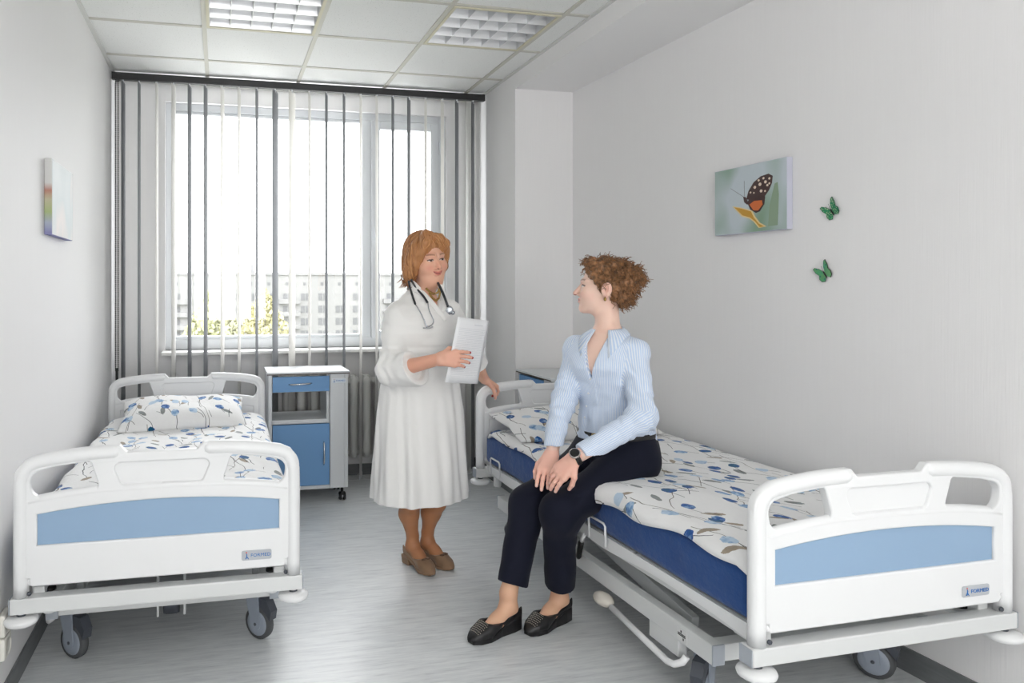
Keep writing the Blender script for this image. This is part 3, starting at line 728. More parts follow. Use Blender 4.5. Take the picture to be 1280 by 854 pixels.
flat(face, 'leaf', [pic(*p) for p in ((200, 358), (250, 372), (310, 398), (325, 432), (350, 470), (385, 495), (345, 500), (318, 462), (296, 442), (255, 425))], EDG)
flat(face, 'leaf_blade', [pic(*p) for p in ((212, 365), (250, 378), (304, 402), (318, 436), (345, 475), (372, 494), (350, 495), (325, 460), (298, 434), (258, 418))], LEAF, -.0318)
flat(face, 'fore_wing', [pic(*p) for p in ((278, 330), (290, 285), (318, 240), (355, 214), (395, 208), (416, 224), (412, 262), (396, 300), (374, 330), (330, 345))], BRN)
flat(face, 'hind_wing', [pic(*p) for p in ((284, 350), (300, 320), (350, 308), (378, 330), (374, 370), (350, 408), (330, 414), (300, 390))], BRN, -.0316)
flat(face, 'wing_patch', [pic(*p) for p in ((296, 362), (322, 345), (362, 348), (366, 372), (342, 402), (318, 398))], ORG, -.0322)
for x, y, r in ((325, 270, 9), (352, 258, 10), (380, 250, 9), (400, 235, 7), (345, 235, 7), (370, 228, 7), (358, 296, 9), (390, 270, 7), (302, 295, 6), (378, 300, 6), (400, 262, 6), (320, 300, 5)):
    flat(face, 'wing_spot', [pic(x+r*math.cos(k*math.pi/3)*.8, y+r*math.sin(k*math.pi/3)) for k in range(6)], CRM, -.0322)
flat(face, 'insect_body', [pic(*p) for p in ((262, 312), (275, 316), (290, 350), (285, 362), (268, 345))], BRN, -.0322)
for q in (((262, 312), (190, 252)), ((268, 312), (267, 222))):
    (a, b), (c, d) = [pic(*p) for p in q]
    MB().tube([(a, -.0314, b), (c, -.0314, d)], .0007, 4).build('antenna', BRN, face)
PALE = blur_mat('pale_blurred_photo', [(.25, (204, 209, 209)), (.5, (186, 196, 197)), (.62, (208, 200, 196)), (.8, (180, 190, 192))], (5, 1, 2.5))
def rainbow():
    m = mat('rainbow_canvas_edge', (200, 205, 200), .6); t = NT(m); c = t.n('ShaderNodeTexCoord'); s = t.n('ShaderNodeSeparateXYZ'); t.put(s.inputs[0], c.outputs['Object'])
    t.color(t.ramp(t.math('ADD', t.math('MULTIPLY', s.outputs[2], 3.28), .5), [(0.02, lin((140, 140, 186))), (.16, lin((176, 184, 200))), (.30, lin((172, 188, 132))), (.46, lin((194, 190, 160))), (.58, lin((184, 130, 114))), (.68, lin((216, 216, 214)))])); return m
canvas_print('canvas_print', 'pale canvas print with a rainbow coloured edge on the left wall', (XL, 3.385, 1.722), math.pi/2, .42, .305, PALE, rainbow())

def wing_mat(name, a, b, c, scale):
    m = mat(name, a, .4); t = NT(m); vo = t.n('ShaderNodeTexVoronoi'); t.put(vo.inputs['Vector'], t.coord('Object')); vo.inputs['Scale'].default_value = scale
    n = t.noise(t.coord('Object'), 40, 2); t.color(t.mix(t.math('LESS_THAN', vo.outputs[0], .3), t.mix(n, lin(a), lin(b)), lin(c))); return m
def wall_butterfly(label, u, v, roll, m, rim):
    t = tag(empty('wall_butterfly', on_right(u, v), -math.pi/2+RW), label, 'decoration', 'green butterfly ornaments')
    R = Matrix.Rotation(roll, 4, 'Y')
    w = [(0.002, .006), (.010, .030), (.024, .047), (.033, .046), (.031, .026), (.024, .010), (.030, -.002), (.026, -.018), (.014, -.024), (.004, -.012)]
    for s in (-1, 1):
        def put(poly, y, th, fold): 
            mb = MB().prism([(s*a, b) for a, b in poly], y-th, y+th, 'XZ')
            mb.v = [tuple(R @ Vector((x, yy-abs(x)*fold, z))) for x, yy, z in mb.v]; return mb
        o = put(w, -.006, .0006, .12).build('wing', m, t)
        put([(a*1.07+.0005, b*1.06) for a, b in w], -.0045, .0006, .12).build('wing_rim', rim, o)
        MB().tube([R @ Vector(p) for p in ((s*.001, -.008, .014), (s*.006, -.012, .026), (s*.009, -.014, .034))], .0006, 5).build('antenna', BLACK, t)
    MB().tube([R @ Vector((0, -.0075, z)) for z in (-.018, -.012, 0, .010, .016)], [.001, .0025, .003, .0028, .0012], 8).build('insect_body', BLACK, t)
    return t
wall_butterfly('green butterfly ornament with white flecks, the upper one on the right wall', 1042, 265, -.62, wing_mat('fleck_green_wing', (18, 140, 88), (10, 110, 70), (214, 226, 190), 190), mat('dark_green_rim', (12, 92, 66), .5))
wall_butterfly('green butterfly ornament with black wing tips, the lower one on the right wall', 1033, 343, -.6, wing_mat('teal_green_wing', (24, 158, 120), (120, 160, 90), (30, 120, 110), 60), mat('black_rim', (26, 34, 32), .5))
# white socket low on the left wall at the picture's edge
so = tag(empty('wall_socket', (XL, 2.585, .21), math.pi/2), 'white plastic double socket low on the left wall beside the bed foot', 'socket')
for z in (.0, .075):
    b = MB().box(-.04, .04, -.022, 0, z-.036, z+.036, bev=.010).build('socket_plate', mat('ivory_plastic', (232, 230, 222), .4), so)
    MB().lathe([(.028, -.024), (.022, -.024), (.020, -.012), (0, -.012)], (0, 0, z), 'Y', 20).build('socket_insert', mat('ivory_plastic'), b)

# ------------------------------------------------------------------ the view outside
def far(x, y): return x
CONC = mat('pale_concrete_panel', (110, 110, 109), .8); CONC2 = mat('white_concrete_panel', (115, 115, 114), .8); WGL = mat('far_window_glass', (90, 91, 92), .5, spec=.1); BALC = mat('balcony_front', (106, 106, 106), .8); ROOFM = mat('roof_edge', (109, 109, 109), .8)
YF = 170.
bd = tag(empty('apartment_block', (20, YF, -22)), 'pale multi storey apartment block far outside the window', 'building')
bz = 22.
MB().box(-75, 30, 0, 14, 0, bz+4.1).build('wall_slab', CONC, bd)
MB().box(30, 75, -3, 12, 0, bz+4.6).build('wall_slab', CONC2, bd)
MB().box(-75.3, 30, -.3, 14.2, bz+4.1, bz+4.7).build('roof_edge', ROOFM, bd); MB().box(30, 75.3, -3.3, 12.2, bz+4.6, bz+5.2).build('roof_edge', ROOFM, bd)
for x in (-62, -38, -14, 12, 26, 44, 60): MB().box(x, x+1.6, 4, 6, bz+4, bz+6.6).build('chimney', ROOFM, bd)
wme = MB().box(-.85, .85, -.06, .04, -.8, .8).mesh('window', WGL); wfr = MB().box(-.06, .06, -.1, 0, -.8, .8).mesh('window_bar', CONC2); sme = MB().box(-.3, .3, -.06, .04, -.35, .35).mesh('attic_vent', WGL)
bme = MB().box(-2.4, 2.4, -1.2, 0, -.55, .5).mesh('balcony', BALC)
rnd = random.Random(7)
xs = [-70+4.05*k for k in range(24)]
for i, x in enumerate(xs):
    o = link_mesh('attic_vent', sme, bd); o.location = (x, 0, bz+2.1)
    for fl in range(8):
        z = bz-.9-2.85*fl
        if i % 4 in (0, 1, 2) or rnd.random() < .4:
            o = link_mesh('window', wme, bd); o.location = (x, 0, z)
            o = link_mesh('window_bar', wfr, bd); o.location = (x+.2, 0, z)
        if i % 6 == 4:
            o = link_mesh('balcony', bme, bd); o.location = (x+.6, 0, z-1.0)
for i in range(10):
    x = 33+4.2*i
    for fl in range(8):
        o = link_mesh('window', wme, bd); o.location = (x, -3, bz-.6-2.85*fl)
        o = link_mesh('window_bar', wfr, bd); o.location = (x+.2, -3, bz-.6-2.85*fl)
def leaf_mat(name, a, b):
    m = mat(name, a, .8, spec=.1); t = NT(m); n = t.noise(t.coord('Object'), .9, 2); t.color(t.mix(n, lin(a), lin(b))); return m
def tree(label, u, vt, Y, wid, m, seed):
    rn = random.Random(seed); top = ray(u, vt); k = Y/top.y; p = Vector((0, 0, HC))+top*k; z0 = -22.; h = p.z-z0
    t = tag(empty('birch_tree', (p.x, Y, z0)), label, 'tree', 'trees in front of the far block')
    tr = MB().tube([(0, 0, 0), (.2, .1, h*.4), (.05, 0, h*.9)], [.35, .22, .05], 8)
    for j in range(14):
        z = h*(.35+.045*j); a = rn.random()*6.3; L = wid*(1.05-z/h)*.9
        tr.tube([(0.1, 0, z), (L*.5*math.cos(a), L*.5*math.sin(a), z+L*.35), (L*math.cos(a), L*math.sin(a), z+L*.5)], [.09, .05, .02], 5)
    tr.build('trunk', mat('birch_bark', (190, 186, 178), .8), t)
    n = 2600; vs = []; fs = []
    for q in range(n):
        zz = rn.random()**.8; r = wid*math.sin(math.pi*min(1, .12+.88*zz)**.75)*math.sqrt(rn.random()); a = rn.random()*6.283
        c = Vector((r*math.cos(a), r*math.sin(a), h*(.34+.66*zz))); s = .16+.2*rn.random()
        R = Euler((rn.random()*6, rn.random()*6, rn.random()*6)).to_matrix()
        o = len(vs); vs += [c+R @ Vector(w) for w in ((-s, -s*.6, 0), (s, -s*.6, 0), (s, s*.6, 0), (-s, s*.6, 0))]; fs.append((o, o+1, o+2, o+3))
    cr = MB().add(vs, fs).build('crown', m, t, recalc=False); cr['kind'] = 'stuff'
tree('yellow green tree outside, the left one before the far block', 258, 366, 86, 4.2, leaf_mat('yellow_green_leaves', (150, 150, 116), (144, 147, 114)), 3)
tree('pale yellow tree outside, the right one before the far block', 330, 360, 100, 4.8, leaf_mat('pale_yellow_leaves', (156, 152, 118), (150, 147, 114)), 5)
tree('low greenish tree outside between the two taller ones', 288, 392, 118, 4.2, leaf_mat('soft_green_leaves', (146, 148, 122), (150, 149, 124)), 8)
tag(MB().box(-160, 200, 40, 168, -22.6, -22.1).build('lawn', mat('far_lawn', (110, 114, 92), .9)), 'distant green ground between the trees and the far block', 'ground', kind='stuff')
# ------------------------------------------------------------------ people: signed-distance modelling helpers
f32 = np.float32
def V3(*a): return np.array(a, f32)
def nv(v): return np.array(v, f32)
def smin(a, b, k):
    h = np.maximum(k-np.abs(a-b), 0)/k
    return np.minimum(a, b)-h*h*k*.25
def smax(a, b, k): return -smin(-a, -b, k)
def cap(p, a, b, ra, rb):
    a, b = nv(a), nv(b); ab = b-a; t = np.clip((p-a) @ ab/max(1e-9, float(ab @ ab)), 0, 1)
    return np.linalg.norm(p-a-t[:, None]*ab, axis=1)-(ra+(rb-ra)*t)
def ell(p, c, r, R=None):
    q = p-nv(c)
    if R is not None: q = q @ nv(R)
    r = nv(r); k0 = np.linalg.norm(q/r, axis=1); k1 = np.linalg.norm(q/(r*r), axis=1)
    return k0*(k0-1)/np.maximum(k1, 1e-6)
def chain(p, pts, rs, k=.01):
    d = None
    for i in range(len(pts)-1):
        e = cap(p, pts[i], pts[i+1], rs[i], rs[i+1]); d = e if d is None else smin(d, e, k)
    return d
def hash3(i, seed):
    h = (i[:, 0]*374761393+i[:, 1]*668265263+i[:, 2]*2147483647+seed*974711) & 0x7fffffff
    h = ((h ^ (h >> 13))*1274126177) & 0x7fffffff
    return ((h ^ (h >> 16)) & 0xffff).astype(f32)/65535-.5
def vnoise(p, s, seed=0):
    q = p*nv(s); i = np.floor(q).astype(np.int64); f = (q-i).astype(f32); f = f*f*(3-2*f); r = 0
    for dx in (0, 1):
        for dy in (0, 1):
            for dz in (0, 1):
                w = (f[:, 0] if dx else 1-f[:, 0])*(f[:, 1] if dy else 1-f[:, 1])*(f[:, 2] if dz else 1-f[:, 2])
                r = r+w*hash3(i+np.array([dx, dy, dz]), seed)
    return r
def surface(fn, lo, hi, h, B=8):
    """naive surface nets on a sparse set of blocks; returns verts, quads"""
    lo = np.array(lo, float); nb = np.ceil((np.array(hi)-lo)/(h*B)).astype(int); n = nb*B+1
    bi = np.stack(np.meshgrid(*[np.arange(k) for k in nb], indexing='ij'), -1).reshape(-1, 3)
    cen = (lo+(bi+.5)*B*h).astype(f32); d = fn(cen)
    act = np.abs(d) < B*h*.87*1.35+.004
    val = np.where(d < 0, -1., 1.).astype(f32).reshape(nb)
    G = np.repeat(np.repeat(np.repeat(val, B, 0), B, 1), B, 2); G = np.pad(G, ((0, 1),)*3, mode='edge')
    off = np.stack(np.meshgrid(*[np.arange(B+1)]*3, indexing='ij'), -1).reshape(-1, 3)
    A = bi[act]
    for s in range(0, len(A), 1500):
        idx = (A[s:s+1500, None, :]*B+off[None]).reshape(-1, 3)
        G[idx[:, 0], idx[:, 1], idx[:, 2]] = fn((lo+idx*h).astype(f32))
    S = G < 0
    c = np.zeros(n-1, np.uint8)
    for dx in (0, 1):
        for dy in (0, 1):
            for dz in (0, 1): c += S[dx:n[0]-1+dx, dy:n[1]-1+dy, dz:n[2]-1+dz]
    ci = np.argwhere((c > 0) & (c < 8)); ids = np.full(n-1, -1, np.int32); ids[tuple(ci.T)] = np.arange(len(ci))
    acc = np.zeros((len(ci), 3)); cnt = np.zeros(len(ci))
    for ax in range(3):
        o1, o2 = [a for a in range(3) if a != ax]
        for e1 in (0, 1):
            for e2 in (0, 1):
                a = ci.copy(); a[:, o1] += e1; a[:, o2] += e2; b = a.copy(); b[:, ax] += 1
                va, vb = G[tuple(a.T)], G[tuple(b.T)]; m = (va < 0) != (vb < 0)
                t = np.where(m, va/np.where(m, va-vb, 1), 0); q = a.astype(float); q[:, ax] += t
                acc[m] += q[m]; cnt[m] += 1
    verts = lo+acc/cnt[:, None]*h
    quads = []
    for ax in range(3):
        o1, o2 = (ax+1) % 3, (ax+2) % 3
        sl = [slice(None)]*3; s2 = [slice(None)]*3; sl[ax] = slice(0, -1); s2[ax] = slice(1, None)
        m = S[tuple(sl)] != S[tuple(s2)]; e = np.argwhere(m)
        e = e[(e[:, o1] > 0) & (e[:, o2] > 0) & (e[:, o1] < n[o1]-1) & (e[:, o2] < n[o2]-1)]
        if not len(e): continue
        inside = S[tuple(e.T)]
        q = []
        for a, b in ((1, 1), (0, 1), (0, 0), (1, 0)):
            k = e.copy(); k[:, o1] -= a; k[:, o2] -= b; q.append(ids[tuple(k.T)])
        q = np.stack(q, 1); q[~inside] = q[~inside][:, ::-1]; quads.append(q)
    q = np.concatenate(quads); q = q[(q >= 0).all(1)]
    return verts, q
def sdf_object(name, pieces, m, parent, colfn=None, base=(0, 0, 0), attr=None):
    """pieces: (fn, lo, hi, h) -> one mesh, coordinates relative to base"""
    vs, fs, o = [], [], 0
    for fn, lo, hi, h in pieces:
        v, q = surface(fn, lo, hi, h); vs.append(v); fs.append(q+o); o += len(v)
    v = np.concatenate(vs); q = np.concatenate(fs)
    me = bpy.data.meshes.new(name); me.vertices.add(len(v)); me.vertices.foreach_set('co', (v-np.array(base)).astype(f32).ravel())
    me.loops.add(len(q)*4); me.loops.foreach_set('vertex_index', q.astype(np.int32).ravel())
    me.polygons.add(len(q)); me.polygons.foreach_set('loop_start', np.arange(0, len(q)*4, 4, dtype=np.int32))
    me.update(calc_edges=True); me.validate(); me.polygons.foreach_set('use_smooth', [True]*len(me.polygons))
    if colfn is not None:
        c = colfn(v.astype(f32)); at = me.attributes.new('Col', 'FLOAT_COLOR', 'POINT'); at.data.foreach_set('color', np.c_[c, np.ones(len(c))].astype(f32).ravel())
    if attr is not None:
        for k, fn in attr.items():
            at = me.attributes.new(k, 'FLOAT', 'POINT'); at.data.foreach_set('value', fn(v.astype(f32)).astype(f32))
    me.materials.append(m)
    return link_mesh(name, me, parent)
def loft(p, rings, ax_l, ax_f, ctr=None, fold=None, pw=2.0):
    """stack of ellipses; rings: (z, cx, cy, a, b), a along ax_l, b along ax_f"""
    R = np.array(rings, f32); z = p[:, 2]
    zz = np.linspace(R[0, 0], R[-1, 0], 240); w = max(3, int(.045/(zz[1]-zz[0]))) | 1; kern = np.hanning(w+2)[1:-1]; kern /= kern.sum()
    tab = [None]+[np.convolve(np.pad(np.interp(zz, R[:, 0], R[:, k]), w//2, mode='reflect', reflect_type='odd'), kern, 'valid') for k in range(1, 5)]
    it = lambda k: np.interp(z, zz, tab[k]).astype(f32)
    dx, dy = p[:, 0]-it(1), p[:, 1]-it(2); l = dx*ax_l[0]+dy*ax_l[1]; f = dx*ax_f[0]+dy*ax_f[1]
    a, b = it(3), it(4)
    q = (np.abs(l/a)**pw+np.abs(f/b)**pw)**(1/pw)
    if fold is not None: q = q/(1+fold(np.arctan2(f/b, l/a), z))
    d = (q-1)*np.minimum(a, b)
    return np.maximum(d, np.maximum(R[0, 0]-z, z-R[-1, 0]))
def basis(fwd, up):
    f = nv(fwd); f = f/np.linalg.norm(f); u = nv(up); u = u-f*(u @ f); u = u/np.linalg.norm(u); l = np.cross(u, f)
    return np.stack([l, f, u], 1)                          # columns: left, forward, up
def hand_fn(wrist, fwd, back, thumb_side, curl, s=1., thumb=(.5, .3), spread=.12, pose=None):
    """five-fingered hand. back: direction out of the back of the hand; thumb_side +1/-1 along back x fwd"""
    B = basis(fwd, back); side, F, U = B[:, 0]*thumb_side, B[:, 1], B[:, 2]; w = nv(wrist)
    L = lambda x, y, z: w+(side*x+F*y+U*z)*s                # x towards the thumb
    prim = []; tips = []
    for i, (x0, ln, r) in enumerate(((.030, .071, .0088), (.010, .078, .0090), (-.010, .073, .0087), (-.028, .058, .0078))):
        k = L(x0, .086-.006*abs(i-1), .0); prim.append(('m', L(x0*.55, .012, 0), k, .015*s, .0125*s))
        c = curl[i] if isinstance(curl, (list, tuple)) else curl
        a = spread*(x0/.03)*.5; q = k; th = 0
        for j, (fr, cj) in enumerate(((.45, .75), (.30, 1.15), (.25, .8))):
            th += c*cj; dirn = (F*math.cos(th)-U*math.sin(th))*math.cos(a)+side*math.sin(a)
            e = q+dirn*ln*fr*s; prim.append(('f%d' % i, q, e, r*s*(1-.07*j), r*s*(.95-.09*j))); q = e
        tips.append(q)
    ta, tc = thumb; q = L(.022, .022, -.004); d0 = side*math.sin(ta+.5)+F*math.cos(ta+.5)-U*.25; d0 /= np.linalg.norm(d0)
    e = q+d0*.042*s; prim.append(('t', q, e, .0145*s, .0108*s)); d1 = side*math.sin(ta)+F*math.cos(ta)-U*tc; d1 /= np.linalg.norm(d1)
    g = e+d1*.032*s; prim.append(('t', e, g, .0106*s, .0095*s)); d2 = side*math.sin(ta-.35)+F*math.cos(ta-.35)-U*tc*1.2; d2 /= np.linalg.norm(d2)
    h = g+d2*.026*s; prim.append(('t', g, h, .0095*s, .0078*s)); tips.append(h)
    def fn(p):
        palm = None; parts = {}
        for nme, a, b, ra, rb in prim:
            e = cap(p, a, b, ra, rb)
            if nme == 'm': palm = e if palm is None else smin(palm, e, .016*s)
            else: parts[nme] = e if nme not in parts else smin(parts[nme], e, .004*s)
        d = palm
        fing = None
        for k, e in parts.items():
            if k == 't': continue
            fing = e if fing is None else smin(fing, e, .0022*s)
        d = smin(d, fing, .010*s)
        return smin(d, parts['t'], .012*s)
    allp = np.array([q for pr_ in prim for q in pr_[1:3]]); return fn, allp.min(0)-.022, allp.max(0)+.022, tips

def head_fn(c, B, s, fat=0., nose=1., chin=1.):
    def fn(p):
        q = ((p-nv(c)) @ B)/s; x = np.abs(q[:, 0]); a = np.stack([x, q[:, 1], q[:, 2]], 1)
        d = ell(q, (0, -.014, .036), (.073+fat*.3, .093, .083))
        d = smin(d, ell(q, (0, .026, -.030), (.060+fat, .062, .078)), .03)
        d = smin(d, ell(q, (0, .036, -.072-fat*.4), (.046+fat*1.2, .044, .034+fat*.5)), .03)
        d = smin(d, ell(q, (0, .070*chin, -.094), (.020, .016, .016)), .022)
        d = smin(d, ell(a, (.036, .058, -.030), (.026+fat*.8, .026, .026)), .025)
        d = smin(d, cap(a, (.012, .083, .018), (.044, .070, .020), .010, .008), .014)       # brow
        d = smax(d, -ell(a, (.031, .098, -.001), (.017, .019, .010)), .010)                  # eye socket
        d = smin(d, ell(a, (.031, .0735, -.001), (.0135, .0135, .0125)), .003)               # eyeball with lids
        n = cap(q, (0, .084, .004), (0, .095+.012*nose, -.033), .0075, .0100)
        n = smin(n, ell(a, (.0105, .093, -.037), (.0085, .010, .0070)), .006)
        d = smin(d, n, .010)
        d = smin(d, cap(q, (-.017, .083, -.0565), (.017, .083, -.0565), .0070, .0070), .008)  # lips
        d = smin(d, ell(q, (0, .0915, -.0565), (.013, .006, .0045)), .005)
        d = smin(d, ell(q, (0, .0885, -.0665), (.017, .0075, .0058)), .006)
        d = smax(d, -cap(q, (-.020, .0985, -.0610), (.020, .0985, -.0610), .0030, .0030), .003)
        e = ell(a, (.0745+fat*.3, -.012, -.006), (.010, .021, .032)); e = smax(e, -ell(a, (.086+fat*.3, -.008, -.004), (.010, .012, .020)), .004)
        d = smin(d, e, .006)
        return d*s
    return fn
def face_color(p, c, B, s, skin, lip, brow, iris, lid, blush, eye_open=1., smile=.004):
    q = ((p-nv(c)) @ B)/s; x = np.abs(q[:, 0]); y, z = q[:, 1], q[:, 2]
    C = np.tile(nv(lin(skin)[:3]), (len(p), 1))
    def mixin(w, col):
        nonlocal C
        w = np.clip(w, 0, 1)[:, None]; C = C*(1-w)+nv(lin(col)[:3])*w
    g = lambda dx, dz, rx, rz: np.exp(-((dx/rx)**2+(dz/rz)**2))
    front = (y > .035)
    mixin(front*g(x-.040, z+.034, .020, .016)*.45, blush); mixin((y > .095)*.15, blush)
    ax_ = (x-.031)/.0145; up = .0048*np.sqrt(np.clip(1-ax_**2, 0, 1))*eye_open; lo_ = .0042*np.sqrt(np.clip(1-ax_**2, 0, 1))*eye_open
    zz = z+.001; ins = front*(np.abs(ax_) < 1)*(zz < up)*(zz > -lo_)
    mixin(front*g(x-.031, z-.004, .015, .008)*.35, lid)
    mixin(ins, (236, 230, 226)); ir = ((x-.031)**2+zz**2) < .0060**2; mixin(ins*ir, iris)
    mixin((y > .056)*(np.abs(ax_) < 1.05)*(np.abs(zz-up) < .0023), (66, 46, 38))
    bz = .021+.004*np.cos((x-.034)/.018); mixin(front*(x > .012)*(x < .050)*np.exp(-((z-bz)/.0034)**2)*.85*(y > .05), brow)
    lx = x/.0235; z = z-np.clip(x/.0235, 0, 1)**2*smile; top = -.0575+.0050*np.clip(1-lx**2, 0, 1)**.7; bot = -.0630-.0075*np.clip(1-lx**2, 0, 1)**.6
    mixin(front*(y > .065)*(lx < 1)*(z < top)*(z > bot)*.7, lip)
    mixin(front*(y > .07)*(lx < .95)*(np.abs(z+.0612) < .0013), (110, 50, 46))
    mixin((y > .085)*((x-.0075)**2/.0035**2+(z+.0405)**2/.0022**2 < 1)*1., (150, 90, 78))
    return C
def skin_mat(name):
    m = mat(name, (225, 180, 160), .5, spec=.35, sss=.12); t = NT(m); a = t.n('ShaderNodeAttribute', attribute_name='Col'); t.color(a.outputs['Color']); return m
SKIN = skin_mat('skin')
def cloth(name, rgb, rough=.85, bump=.15, scale=60, spec=.2, sheen=.2):
    m = mat(name, rgb, rough, spec=spec, sheen=sheen); t = NT(m); t.bump(t.noise(t.coord('Object'), scale, 4, .6), bump, .004); return m
def nrm(v): v = nv(v); return v/np.linalg.norm(v)
def onto(bvh, u, v, off, base, back=None):
    """point on a built surface under photo pixel (u, v), lifted by off towards the eye"""
    r = ray(u, v); o = Vector((0, 0, HC)); hit, n, i, d = bvh.ray_cast(o, r)
    if hit is None: hit = o+r*back
    return hit-r*off-Vector(base)
def world_bvh(objs, base):
    vs, fs = [], []
    for o in objs:
        me = o.data; k = len(vs); c = np.empty(len(me.vertices)*3, f32); me.vertices.foreach_get('co', c)
        vs += [Vector(x)+Vector(base) for x in c.reshape(-1, 3).tolist()]; fs += [tuple(i+k for i in p.vertices) for p in me.polygons]
    return BVHTree.FromPolygons(vs, fs)
def shoe_fn(heel, toe, width, kind):
    """low-cut shoe from heel point to toe point on the floor"""
    h, t = nv(heel), nv(toe); F = t-h; Ln = float(np.linalg.norm(F)); F = F/Ln; Lf = np.cross(V3(0, 0, 1), F); B = np.stack([Lf, F, V3(0, 0, 1)], 1)
    def fn(p):
        q = (p-h) @ B; x, y, z = q.T; yn = np.clip(y/Ln, 0, 1)
        zb = np.interp(yn, [0, .25, .5, .68, 1], [.040, .040, .018, .004, .010]).astype(f32)         # sole line
        hw = np.interp(yn, [0, .06, .2, .45, .7, .86, .95, 1], [.012, .026, .031, .030, .041, .034, .02, .008]).astype(f32)*width/.082
        zt = np.interp(yn, [0, .03, .1, .5, .62, .70, .78, .86, .93, 1], [.085, .108, .118, .112, .086, .070, .060, .050, .040, .022]).astype(f32)
        zc, hh = (zb+zt)/2, np.maximum((zt-zb)/2, .004)
        body = (np.sqrt((x/hw)**2+np.abs((z-zc)/hh)**2.6)-1)*np.minimum(hw, hh); body = np.maximum(body, np.maximum(-y, y-Ln))
        # foot opening
        om = np.interp(yn, [0, .05, .62, .70, .74], [.018, .021, .021, .014, .0]).astype(f32)*width/.082
        opn = np.maximum(np.abs(x)-om, np.maximum(zb+.028-z, y-Ln*.70)); body = smax(body, -opn, .004)
        tl = z-np.interp(yn, [0, .08, .18, .30, .42, .54, .64, .70, .76], [.098, .093, .080, .068, .060, .058, .062, .066, .2]).astype(f32); body = smax(body, tl, .003)
        if kind == 'wedge': sole = np.maximum(np.maximum(np.abs(x)-hw*.93, z-zb-.010), np.maximum(-z+.001, np.maximum(-y+.004, y-Ln*.97)))
        else:
            sole = np.maximum(np.maximum(np.abs(x)-hw*.93, np.abs(z-zb-.003)-.006), np.maximum(-y+.004, y-Ln*.97))
            heelb = np.maximum(np.maximum(np.abs(x)-.023-(z*.1), np.abs(y-.030)-.026-.06*z), np.maximum(z-.045, -z+.001)); sole = smin(sole, heelb, .006)
        return smin(body, sole, .006)
    c = (h+t)/2; e = np.abs(t-h)/2+.05
    return fn, (c[0]-e[0], c[1]-e[1], -.004), (c[0]+e[0], c[1]+e[1], .125), B, Ln
